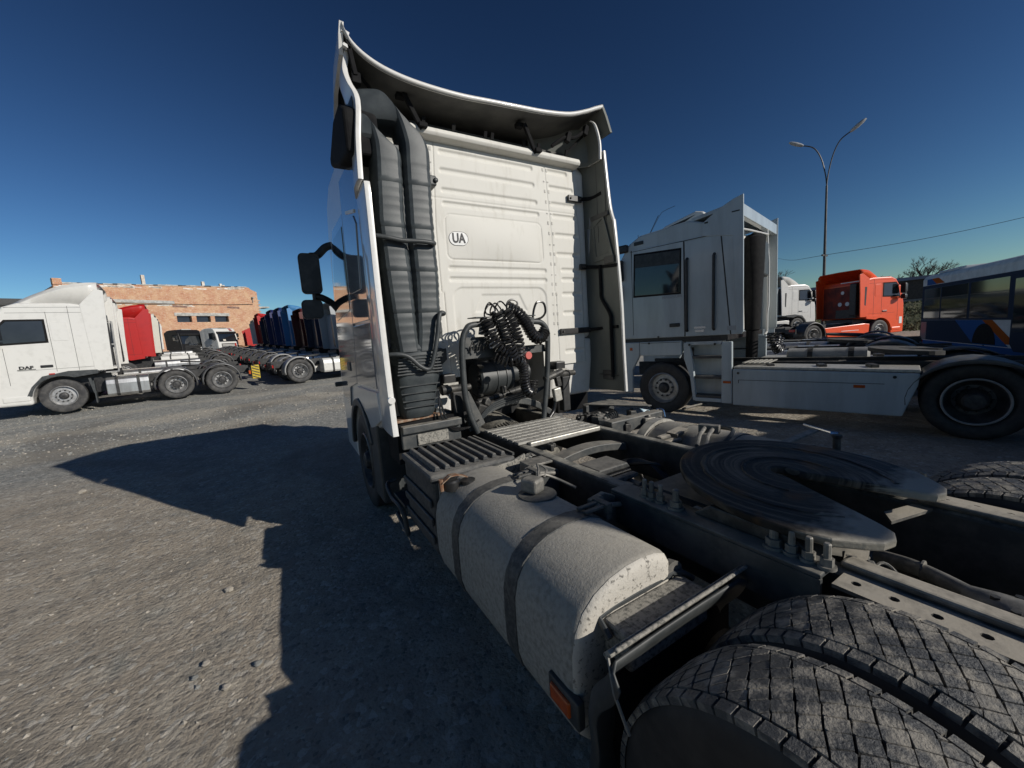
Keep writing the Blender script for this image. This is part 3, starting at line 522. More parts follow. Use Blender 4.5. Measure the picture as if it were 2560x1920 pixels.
# ================================================================ cab
m_sheet = M('bare_spot', (.42, .41, .38), (.52, .50, .46), 30, .6)
WY = 3.35
caps = [(-.53, .53, 3.402), (-.525, .535, 3.248), (-.515, .55, 3.083), (-.51, .56, 2.970), (-.49, .60, 2.412), (-.49, .60, 2.315)]
for z in (3.405, 3.252, 3.091, 2.974, 2.783, 2.587, 2.426, 2.328, 2.174, 1.974, 1.56):
    caps += [(.715 + .03 * (3.4 - z) if z > 2.5 else .79, 1.0 if z > 3.3 else 1.06, z), (-1.05, -.74, z)]
def rr_sd(x, z, x0, x1, z0, z1, r):
    qx = abs(x - (x0 + x1) / 2) - (x1 - x0) / 2 + r; qz = abs(z - (z0 + z1) / 2) - (z1 - z0) / 2 + r
    return math.hypot(max(qx, 0), max(qz, 0)) + min(max(qx, qz), 0) - r
def ss(a, b, t): t = max(0, min(1, (t - a) / (b - a))); return t * t * (3 - 2 * t)
def wall_d(x, z):
    d = 0
    for x0, x1, cz in caps:
        if abs(z - cz) < .05:
            q = math.hypot(max(x0 + .022 - x, x - x1 + .022, 0), z - cz) - .022; d += .013 * (1 - ss(-.012, .006, q))
    q = rr_sd(x, z, -.50, .58, 2.48, 2.895, .07); d += .015 * (1 - ss(-.010, .009, abs(q + .012)))
    if q < -.02:
        u = (x - .04) / .53; v = (z - 2.6875) / .20; d -= .024 * (1 - u * u) * (1 - v * v)
    if z > 1.75:
        q = rr_sd(x, z, -.47, .585, 1.2, 2.247, .11); d += .009 * (1 - ss(-.012, .004, q))
        hw = lerp(.30, .215, (z - 2.01) / .172); q = max(abs(x - .043) - hw, abs(z - 2.096) - .086); d += .008 * (1 - ss(-.014, .004, q))
    for cx in (-.575, .69): d += .006 * (1 - ss(.002, .007, abs(x - cx - (.02 if z < 2.2 else 0))))
    d += .005 * (1 - ss(.002, .007, abs(z - 3.014)))
    return d
NX, NZ = 300, 280; rows = []; keep = []
for j in range(NZ + 1):
    z = lerp(1.425, 3.50, j / NZ); rows.append([])
    for i in range(NX + 1):
        x = lerp(-1.12, 1.12, i / NX); e = max(0, abs(x) - 1.06) / .06; xm = x * (1 if z < 2.75 else 1 - .075 * ((z - 2.75) / .75))
        rows[-1].append((xm, WY + wall_d(x, z) + .05 * e * e + .002 * noise.noise((x * 4, 0, z * 4)), z))
b = MB(); b.grid(rows); b.f = [f for f in b.f if not (-.42 < b.v[f[0]][0] < .50 and b.v[f[0]][2] < 1.655)]
WALL = tp(b, 'cab_rear_wall', m_wall, smooth=60)
_o = rrect(-.463, -.277, 2.612, 2.736, .0615, 8); rows = [[(-.37 + (x - -.37) * kk, WY + wall_d(-.37 + (x + .37) * kk, 2.674 + (z - 2.674) * kk) - .003, 2.674 + (z - 2.674) * kk) for x, z in _o + _o[:1]] for kk in (.02, .35, .7, 1.0)]
tp(MB().grid(rows), 'country_sticker', m_sticker, smooth=60)
b = MB()
for sgn in (1,):
    o_ = rrect(-.463, -.277, 2.612, 2.736, .0615, 8); c_ = (-.37, 2.674); i_ = [(c_[0] + (x - c_[0]) * .955, c_[1] + (z - c_[1]) * .94) for x, z in o_]; k = len(o_)
    o2 = [(c_[0] + (x - c_[0]) * .99, c_[1] + (z - c_[1]) * .985) for x, z in o_]
    b.add([(x, WY + wall_d(x, z) - .0045, z) for x, z in o2] + [(x, WY + wall_d(x, z) - .0045, z) for x, z in i_], [(i, (i + 1) % k, k + (i + 1) % k, k + i) for i in range(k)])
tp(b, 'sticker_rim', m_ink)
q = text('sticker_letters', 'UA', .115, m_ink, T, (-.37, WY + wall_d(-.37, 2.674) - .0055, 2.674), (90, 0, -4.1), sx=.78, thick=.0008, bold=.003); q.matrix_parent_inverse = TO
# sheet-metal edges, gutter and roof ledge
tp(MB().prism([(3.335, 3.47), (3.27, 3.485), (3.255, 3.51), (3.27, 3.545), (3.36, 3.58), (3.6, 3.60), (3.6, 3.47)], 0, -1.05, 1.05), 'roof_gutter', m_wall, bevel=.008)
for x in (-.62, -.35, -.04, .03, .38, .55, .9): tp(MB().obox((x, 3.30, 3.60), (.03, .02, .05), (20, 0, 0)), 'gutter_clip', m_matte)
# body shell behind the wall
body = [(3.37, 1.43), (3.37, 3.46), (3.45, 3.56), (4.9, 3.60), (5.25, 3.45), (5.45, 3.1), (5.72, 2.2), (5.82, 1.5), (5.85, .95), (5.84, .42), (5.08, .40), (5.08, .62)] + arc(4.45, .51, .63, 12, 148, 14) + [(3.75, .98), (3.42, 1.06)]
tp(MB().prism([(3.37, 1.69)] + [p for p in body if p[1] > 1.69 and p[0] < 5.7] + [(5.79, 1.69)], 0, -1.195, 1.195), 'cab_body', m_white, bevel=.055, seg=3)
low = [(3.37, 1.44), (3.37, 1.688), (5.78, 1.688)] + [p for p in body if p[1] < 1.6 and p[0] > 5.8] + body[10:]
tp(MB().prism(low, 0, -1.195, -.55), 'cab_lower_body', m_white, bevel=.03); tp(MB().prism(low, 0, .60, 1.195), 'cab_lower_body', m_white, bevel=.03)
tp(MB().box(-.545, .595, 5.6, 5.8, .45, 1.685), 'front_panel', m_white)
# left and right side skins with door and pressed panel
for s in (-1, 1):
    xx = s * 1.2
    def skin(name, poly, mat, t=.012, bev=.004): return tp(MB().prism(poly, 0, *sorted((s * 1.19, s * (1.2 + t)))), name, mat, bevel=bev)
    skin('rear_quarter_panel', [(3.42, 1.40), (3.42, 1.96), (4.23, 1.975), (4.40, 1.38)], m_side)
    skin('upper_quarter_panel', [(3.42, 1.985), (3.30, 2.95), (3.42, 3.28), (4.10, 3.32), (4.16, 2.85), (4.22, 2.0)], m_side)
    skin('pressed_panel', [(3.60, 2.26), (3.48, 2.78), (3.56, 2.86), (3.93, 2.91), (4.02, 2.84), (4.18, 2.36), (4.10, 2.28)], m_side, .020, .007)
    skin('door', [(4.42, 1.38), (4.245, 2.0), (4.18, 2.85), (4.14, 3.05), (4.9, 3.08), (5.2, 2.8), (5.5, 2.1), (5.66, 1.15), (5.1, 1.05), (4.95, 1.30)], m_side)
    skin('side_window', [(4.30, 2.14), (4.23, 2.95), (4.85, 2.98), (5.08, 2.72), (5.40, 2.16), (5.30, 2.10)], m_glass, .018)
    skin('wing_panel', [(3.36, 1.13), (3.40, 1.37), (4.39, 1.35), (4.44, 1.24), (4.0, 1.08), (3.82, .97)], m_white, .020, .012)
    arch = arc(4.45, .51, .70, 8, 152, 14); arch += arc(4.45, .51, .62, 8, 152, 14)[::-1]
    tp(MB().prism(arch, 0, *sorted((s * 1.19, s * 1.235))), 'wheel_arch_trim', m_plast, bevel=.01)
    skin('door_handle', [(4.72, 1.50), (4.72, 1.60), (4.92, 1.60), (4.92, 1.50)], m_plast, .022, .006)
    tp(MB().obox((s * 1.215, 3.70, 2.93), (.012, .40, .025), (14, 0, 0)), 'panel_sticker', m_sticker)
    tp(MB().obox((s * 1.24, 5.75, 1.28), (.10, .07, .06)), 'door_lamp', m_plast, bevel=.01)
    # mirrors on arms
    A = tp(MB().tube(smooth_path([(s * 1.17, 5.30, 3.02), (s * 1.26, 5.28, 2.98), (s * 1.36, 5.25, 2.88), (s * 1.44, 5.23, 2.86)]), .045, 10), 'mirror_arm', m_plast, smooth=40); tp(MB().tube(smooth_path([(s * 1.17, 5.38, 2.22), (s * 1.25, 5.32, 2.32), (s * 1.36, 5.25, 2.38), (s * 1.44, 5.23, 2.40)]), .04, 10), 'mirror_arm', m_plast, smooth=40)
    def mir(name, x0, x1, z0, z1, r):
        o = rrect(x0, x1, z0, z1, r, 4); c = ((x0 + x1) / 2, (z0 + z1) / 2)
        rs = [[(s * (c[0] + (x - c[0]) * kk), y, c[1] + (z - c[1]) * kk) for x, z in o] for y, kk in ((5.155, .93), (5.15, 1.0), (5.22, 1.0), (5.29, .86), (5.32, .6))]
        h = tp(MB().rings(rs), name, m_plast, smooth=40)
        g = tp(MB().rings([[(s * (c[0] + (x - c[0]) * kk), y, c[1] + (z - c[1]) * kk) for x, z in o] for y, kk in ((5.1535, .90), (5.1515, .86))]), 'mirror_glass', m_plast, h); g.matrix_parent_inverse = Matrix.Identity(4)
    mir('main_mirror', 1.355, 1.575, 2.42, 2.88, .05); mir('wide_mirror', 1.375, 1.60, 2.13, 2.35, .05)
    tp(MB().box(*sorted((s * 1.44, s * 1.47)), 5.18, 5.24, 2.34, 2.43), 'mirror_link', m_plast)
    # air scoop on the upper corner
    if s < 0: tp(MB().prism([(3.06, 3.14), (3.06, 3.44), (3.22, 3.54), (3.5, 3.56), (3.86, 3.42), (3.86, 3.34), (3.45, 3.2)], 0, -1.30, -1.06), 'air_scoop', m_matte, bevel=.03, seg=3)
tp(MB().box(-1.10, 1.10, 5.60, 5.72, 2.05, 2.9), 'windscreen', m_glass, bevel=.02)
tp(MB().obox((0, 5.55, 3.12), (2.2, .04, .32), (-25, 0, 0)), 'sun_visor', m_plast, bevel=.01)
tp(MB().tube([(-1.1, 4.45, .51), (1.1, 4.45, .51)], .07, 10), 'front_axle', m_iron)
tp(MB().box(-.85, .85, 3.9, 5.5, .55, 1.3), 'engine', m_black)
# ---- side deflectors (thin shells with a rolled white rear edge)
LE = [(-1.24, 2.87, 1.09), (-1.24, 2.90, 1.38), (-1.24, 2.93, 2.12), (-1.232, 2.95, 2.80), (-1.23, 2.965, 2.92)]
LU = [(-1.262, 2.98, 2.935), (-1.24, 3.02, 3.22), (-1.208, 3.05, 3.50), (-1.245, 3.09, 3.63), (-1.255, 3.13, 3.74), (-1.225, 3.14, 3.87)]
RE = [(1.24, 2.895, 1.10), (1.24, 2.91, 1.55), (1.24, 2.92, 2.05), (1.24, 2.96, 2.62), (1.24, 2.985, 2.88)]
RU = [(1.238, 2.985, 2.87), (1.235, 3.03, 3.05), (1.23, 3.08, 3.58)]
RV = [(1.19, 3.10, 3.50), (1.20, 3.11, 3.68), (1.165, 3.13, 3.84), (1.13, 3.16, 3.88)]
def deflector(name, edge, inner_x, inner_y, s, minner=m_inner, th=.028):
    """edge: rear edge from bottom to top; shell runs forward to inner_y"""
    E_ = smooth_path(edge, 5); rows = []
    for p in E_:
        r = [Vector((p.x, p.y, p.z)), Vector((p.x + s * .004, p.y + .05, p.z)), Vector((p.x, p.y + .18, p.z)), Vector((lerp(p.x, inner_x, .35), lerp(p.y, inner_y, .75), p.z)), Vector((inner_x, inner_y, p.z))]
        rows.append(r)
    o = tp(MB().grid(rows), name, m_white, smooth=50)   # outer skin
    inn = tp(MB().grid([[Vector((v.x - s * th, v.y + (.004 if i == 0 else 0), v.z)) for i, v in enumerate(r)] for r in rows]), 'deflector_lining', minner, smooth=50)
    rim = [[(p.x + s * .003, p.y + .006, p.z), (p.x, p.y - .006, p.z), (p.x - s * th * .5, p.y - .010, p.z), (p.x - s * th, p.y - .006, p.z), (p.x - s * (th + .004), p.y + .010, p.z)] for p in E_]
    tp(MB().grid(rim), 'deflector_edge', m_white, smooth=60)
    for e_ in (0, -1):
        r = rows[e_]; q = [Vector((v.x - s * th, v.y, v.z)) for v in r]; tp(MB().grid([r, q]), 'deflector_end', m_white)
deflector('side_deflector', LE, -1.19, 3.46, -1, th=.040)
deflector('upper_deflector', LU, -1.14, 3.50, -1, th=.034)
deflector('side_deflector', RE, 1.19, 3.46, 1)
deflector('upper_deflector', RU, 1.16, 3.50, 1)
deflector('corner_deflector', RV, .62, 3.55, 1, m_inner, .022)
tp(MB().lathe([(0, .028), (.03, .028)], (-1.225, 2.86, 1.36), 1, 12), 'hinge_bump', m_white, bevel=.004)
# brackets from wall to right deflector and fittings on its inner face
for (xw, z0, z1, l) in ((.916, 3.168, 3.19, .18), (1.04, 2.463, 2.42, .08), (.725, 1.778, 1.79, .42)):
    yd = {3.168: 3.12, 2.463: 2.93, 1.778: 2.95}[z0]
    tp(MB().box(xw, xw + l, 3.315, 3.343, z0 - .03, z0 + .03), 'bracket_foot', m_black, bevel=.004)
    P0 = Vector((xw + l - .02, 3.325, z0)); P1 = Vector((1.215, yd + .02, z1)); P2 = P0.lerp(P1, .55) + Vector((.05, .05, 0))
    tp(MB().tube(smooth_path([P0, P2, P1], 4), .022, 4), 'deflector_bracket', m_matte)
    for dx in (.03, l - .03): tp(MB().lathe([(3.30, .010), (3.316, .010)], (xw + dx, 0, z0), 1, 6), 'bracket_bolt', m_iron)
tp(MB().tube(smooth_path([(1.19, 3.18, 2.46), (1.19, 3.18, 2.2), (1.19, 3.17, 2.10), (1.19, 3.06, 1.93), (1.19, 3.05, 1.80), (1.19, 3.05, 1.25)]), .018, 8), 'deflector_stay', m_matte, smooth=40)
fr = MB(); o_ = [(3.30, 2.92), (3.12, 2.99), (2.99, 2.52), (3.27, 2.50)]; c_ = (3.17, 2.73); i_ = [(c_[0] + (y - c_[0]) * .68, c_[1] + (z - c_[1]) * .76) for y, z in o_]
fr.add([(1.195, y, z) for y, z in o_ + i_] + [(1.205, y, z) for y, z in o_ + i_], [(i, (i + 1) % 4, 4 + (i + 1) % 4, 4 + i) for i in range(4)] + [(8 + i, 8 + (i + 1) % 4, 12 + (i + 1) % 4, 12 + i) for i in range(4)] + [(i, (i + 1) % 4, 8 + (i + 1) % 4, 8 + i) for i in range(4)] + [(4 + i, 4 + (i + 1) % 4, 12 + (i + 1) % 4, 12 + i) for i in range(4)])
tp(fr, 'lining_frame', m_inner, bevel=.004)
tp(MB().box(1.19, 1.205, 3.04, 3.30, 2.94, 2.985), 'lining_plate', m_under, bevel=.004); tp(MB().box(1.19, 1.206, 2.98, 3.12, 2.455, 2.53), 'lining_plate', m_under, bevel=.004)
tp(MB().box(1.19, 1.204, 2.98, 3.26, 1.27, 1.275).box(1.19, 1.206, 3.05, 3.2, 1.22, 1.32), 'lining_clip', m_black)
for y in (3.08, 3.2): tp(MB().box(1.204, 1.2075, y, y + .004, 2.7, 3.5), 'lining_seam', m_under)
tp(MB().tube(smooth_path([(.70, 3.28, 3.62), (.82, 3.24, 3.70), (.95, 3.22, 3.72), (1.08, 3.20, 3.80)]), .018, 8), 'corner_stay', m_matte, smooth=40)
for p in ((.87, 3.23, 3.71), (1.08, 3.20, 3.80)): tp(MB().obox(p, (.05, .05, .10), (0, 20, 0)), 'stay_clamp', m_matte, bevel=.006)
# ---- roof deflector: shell from roof front up to a flared white rear lip
lip = smooth_path([(-1.235, 3.08, 4.01), (-1.215, 3.08, 3.96), (-1.17, 3.08, 3.90), (-1.09, 3.08, 3.845), (-.97, 3.08, 3.80), (-.80, 3.08, 3.77), (-.58, 3.08, 3.757), (-.34, 3.08, 3.758), (-.08, 3.08, 3.776), (.2, 3.08, 3.795), (.5, 3.08, 3.818), (.78, 3.08, 3.86), (.99, 3.08, 3.93), (1.12, 3.08, 3.985), (1.21, 3.08, 4.02)], 4)
top_ = []; bot_ = []; rim_ = []
for p in lip:
    ex = (abs(p.x) / 1.24) ** 6
    def row(dz, dy): return [Vector((p.x, p.y + dy, p.z + dz)), Vector((p.x * .999, p.y + .10, p.z - .005 + dz)), Vector((p.x * .985, p.y + .35, lerp(p.z, 3.80, .2) + dz)), Vector((p.x * .96, 3.85, lerp(p.z, 3.80, .45) + dz - .02)), Vector((p.x * .94, 4.4, 3.74 + dz)), Vector((p.x * .92, 4.9, 3.60 + dz))]
    top_.append(row(0, 0)); bot_.append(row(-.038, .004))
    rim_.append([(p.x, p.y + .012, p.z + .002), (p.x, p.y - .006, p.z - .004), (p.x, p.y - .012, p.z - .019), (p.x, p.y - .006, p.z - .034), (p.x, p.y + .014, p.z - .040)])
RD = tp(MB().grid(top_), 'roof_deflector', m_white, smooth=60)
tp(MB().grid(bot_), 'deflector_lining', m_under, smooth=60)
tp(MB().grid(rim_), 'deflector_lip', m_white, smooth=70)
for s, pl in ((-1, [(-1.235, 3.08, 4.01), (-1.242, 3.17, 3.97), (-1.245, 3.27, 3.88), (-1.24, 3.3, 3.86)]), (1, [(1.21, 3.08, 4.02), (1.23, 3.06, 3.93), (1.25, 3.03, 3.80), (1.26, 3.0, 3.71)])):
    rows = []
    if s < 0: rows = [[(-1.235, 3.08, 4.012), (-1.235, 3.5, 3.94), (-1.2, 3.9, 3.86), (-1.15, 4.5, 3.72)], [(-1.245, 3.10, 3.94), (-1.245, 3.5, 3.86), (-1.21, 3.9, 3.78), (-1.16, 4.5, 3.66)], [(-1.25, 3.14, 3.83), (-1.25, 3.5, 3.76), (-1.215, 3.9, 3.69), (-1.165, 4.5, 3.60)]]
    else: rows = [[(1.21, 3.08, 4.02), (1.20, 3.5, 3.95), (1.17, 3.9, 3.86), (1.13, 4.5, 3.72)], [(1.235, 3.05, 3.90), (1.225, 3.5, 3.85), (1.19, 3.9, 3.78), (1.15, 4.5, 3.66)], [(1.262, 3.02, 3.74), (1.24, 3.5, 3.72), (1.205, 3.9, 3.68), (1.16, 4.5, 3.60)]]
    tp(MB().grid(rows), 'deflector_cheek', m_white if s < 0 else m_inner, solid=.03)
tp(MB().box(-1.0, 1.0, 3.42, 4.85, 3.56, 3.66), 'roof_panel', m_under, bevel=.03)
tp(MB().prism([(3.45, 3.60), (3.62, 3.735), (3.9, 3.74), (3.9, 3.60)], 0, -.95, .92), 'lining_web', m_under, bevel=.02)
for x0, x1 in ((-.79, -.66), (.33, .49)):
    tp(MB().obox(((x0 + x1) / 2, 3.24, 3.62), (.035, .03, .27), (8, -32, 0)), 'deflector_strut', m_matte, bevel=.004)
    tp(MB().obox((x0 - .02, 3.26, 3.725), (.07, .06, .04), (0, 0, 0)), 'strut_foot', m_matte, bevel=.004); tp(MB().obox((x1 + .01, 3.24, 3.53), (.07, .04, .035)), 'strut_foot', m_matte, bevel=.004)
for s in (-1, 1): tp(MB().tube([(s * .9, 3.3, 3.60), (s * 1.12, 3.25, 3.80)], .012, 6), 'strut_rod', m_matte)
tp(MB().obox((-1.19, 3.10, 3.80), (.03, .03, .22), (0, -8, 0)).obox((-1.17, 3.12, 3.68), (.06, .05, .07)), 'corner_strut', m_matte, bevel=.004)
for z in (3.955, 3.865): tp(MB().obox((-1.215, 3.10, z), (.05, .03, .02), (0, 20, 0)), 'lip_tab', m_white)
# ---- air intake: two ribbed ducts that join below
def duct(path, name):
    """path rows: x, z, half-width, half-depth, y, tilt of section (deg about Y)"""
    P = []
    if path[-1][5] < -20:
        lo_ = [p for p in path if p[1] < 3.1]; hi_ = [p for p in path if p[1] >= 3.1]; A3 = smooth_path([p[:3] for p in hi_], 5); B3 = smooth_path([p[3:] for p in hi_], 5); path = lo_ + [(*u, *v) for u, v in zip(A3, B3)]
    for i in range(len(path) - 1):
        a, c = path[i], path[i + 1]; n = max(1, int(round(math.hypot(c[0] - a[0], c[1] - a[1]) / .0215)))
        P += [[lerp(a[q], c[q], j / n) for q in range(6)] for j in range(n)]
    P.append(list(path[-1])); rs = []
    for i, (x, z, hw, hd, y, tl) in enumerate(P):
        rib = 1.0
        if 1.50 < z < 3.13: rib = (1.0, .992, .968)[i % 3] * (1.018 if (i // 3) % 5 == 0 else 1)
        ca, sa = math.cos(R(tl)), math.sin(R(tl)); ring = []
        for q in range(20):
            t_ = 2 * math.pi * q / 20; c, s_ = math.cos(t_), math.sin(t_); u = hw * rib * math.copysign(abs(c) ** .5, c); v = hd * rib * math.copysign(abs(s_) ** .62, s_)
            ring.append((x + u * ca, y + v, z + u * sa))
        rs.append(ring)
    return tp(MB().rings(rs), name, m_duct, smooth=24)
duct([(-.865, 1.70, .095, .14, 3.14, 0), (-.835, 1.85, .110, .14, 3.14, 0), (-.812, 2.25, .113, .14, 3.14, 0), (-.815, 2.70, .113, .14, 3.14, 0), (-.80, 3.13, .113, .14, 3.14, 0), (-.80, 3.27, .112, .14, 3.14, -10), (-.85, 3.41, .125, .14, 3.15, -36), (-.96, 3.50, .13, .14, 3.17, -66), (-1.09, 3.51, .125, .14, 3.20, -84), (-1.22, 3.50, .12, .14, 3.24, -90)], 'intake_duct')
duct([(-1.01, 1.70, .095, .14, 3.14, 0), (-1.02, 1.85, .10, .14, 3.14, 0), (-1.032, 2.25, .113, .14, 3.14, 0), (-1.045, 2.70, .113, .14, 3.14, 0), (-1.02, 3.13, .110, .14, 3.14, 0), (-1.025, 3.22, .108, .14, 3.14, -14), (-1.06, 3.29, .108, .14, 3.15, -42), (-1.13, 3.335, .105, .14, 3.17, -74), (-1.23, 3.345, .10, .14, 3.2, -88)], 'intake_duct')
duct([(-.97, 1.17, .125, .10, 3.15, 0), (-.965, 1.21, .14, .12, 3.15, 0), (-.955, 1.40, .165, .13, 3.15, 0), (-.945, 1.48, .18, .14, 3.15, 0), (-.945, 1.60, .185, .145, 3.15, 0), (-.94, 1.72, .185, .145, 3.15, 0), (-.935, 1.80, .182, .12, 3.16, 0)], 'intake_box')
b = MB()
for i in range(7): b.box(-1.13 + .004 * i, -.757 - .004 * i, 3.0, 3.03, 1.52 + i * .024, 1.532 + i * .024)
tp(b, 'box_louvres', m_plast, bevel=.004)
for z in (1.26, 1.31, 1.37, 1.43): tp(MB().box(-1.10 - (z - 1.26) * .12, -.83 + (z - 1.26) * .2, 3.005, 3.03, z, z + .008), 'box_rib', m_plast)
tp(MB().obox((-.925, 3.07, 2.5), (.03, .012, 1.5), (0, -1.2, 0)), 'duct_seam', m_plast)
tp(MB().box(-.70, -.62, 3.12, 3.30, 3.02, 3.10).lathe([(0, .02), (.03, .02)], (-.63, 3.10, 3.06), 1, 10), 'duct_bracket', m_plast, bevel=.012)
tp(MB().obox((-.70, 3.22, 1.86), (.09, .03, .14)).lathe([(0, .018), (.03, .018)], (-.68, 3.19, 1.85), 1, 8), 'duct_foot', m_plast, bevel=.02)
tp(MB().obox((-1.13, 3.16, 1.84), (.07, .02, .22), (0, 14, 0)), 'duct_ear', m_plast, bevel=.01)
tp(MB().tube(smooth_path([(-1.2, 2.99, 2.56), (-1.1, 2.965, 2.545), (-1.0, 2.96, 2.53), (-.85, 2.955, 2.53), (-.765, 2.96, 2.525), (-.74, 3.0, 2.53), (-.735, 3.1, 2.55)]), .018, 10), 'duct_guard', m_plast, smooth=45)
tp(MB().tube(smooth_path([(-1.2, 3.0, 1.69), (-1.12, 2.97, 1.69), (-1.04, 2.96, 1.665), (-.96, 2.95, 1.585), (-.90, 2.95, 1.555), (-.86, 2.95, 1.60), (-.80, 2.95, 1.80), (-.77, 2.955, 1.95), (-.745, 2.97, 1.99), (-.71, 3.0, 1.985), (-.70, 3.2, 1.985)]), .018, 10), 'duct_guard', m_plast, smooth=45)
tp(MB().box(-.735, -.615, 3.315, 3.342, 1.965, 2.0), 'guard_foot', m_black, bevel=.004)

# spot welds along the wall seams and stains below the gutter
for cx in (-.605, .665, .715):
    for i in range(17):
        z = 1.75 + i * .103; tp(MB().box(cx * (1 if z < 2.75 else 1 - .075 * ((z - 2.75) / .75)) - .009, cx * (1 if z < 2.75 else 1 - .075 * ((z - 2.75) / .75)) + .009, WY - .0035, WY + .01, z, z + (.03 if i % 3 else .012)), 'spot_weld', m_sheet)

# cylinders added under the rails to stop stray sun reaching the ground
for x, y0, y1 in ((-.57, .78, 2.15), (.20, 1.2, 2.3)):
    tp(MB().lathe([(y0, .05), (y0 + .02, .13), (y0 + .05, .145), (y1 - .05, .145), (y1 - .02, .13), (y1, .05)], (x, 0, .46), 1, 20), 'sun_blocker', m_iron, smooth=35)
tp(MB().box(-1.1, -.5, .80, .84, .32, .70), 'mudguard_stay', m_matte)
# ================================================================ other lorries in the yard
def paint(name, c, c2=None, rough=.38): return M(name, c, c2 or tuple(q * .8 for q in c), 4, rough, coat=.25, lo=.5, hi=.9)
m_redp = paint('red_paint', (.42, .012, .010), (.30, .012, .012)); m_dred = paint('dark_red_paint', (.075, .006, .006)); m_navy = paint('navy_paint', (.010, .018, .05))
m_blue = paint('blue_paint', (.012, .036, .14)); m_lblue = paint('light_blue_paint', (.06, .21, .42)); m_violet = paint('violet_blue_paint', (.020, .025, .11)); m_orange = paint('orange_paint', (.80, .085, .012), (.66, .07, .012))
m_bk = M('black_cab_paint', (.008, .008, .009), None, rough=.45, spec=.3); m_cream = paint('cream_paint', (.60, .57, .49)); m_grey = paint('grey_paint', (.34, .36, .38))
m_fend = M('fender_plastic', (.045, .046, .048), (.085, .085, .085), 5, .4, dust=(.14, .135, .12), dlo=.6, dhi=1.2)
m_fendg = M('grey_fender', (.25, .25, .245), (.34, .34, .33), 5, .5)

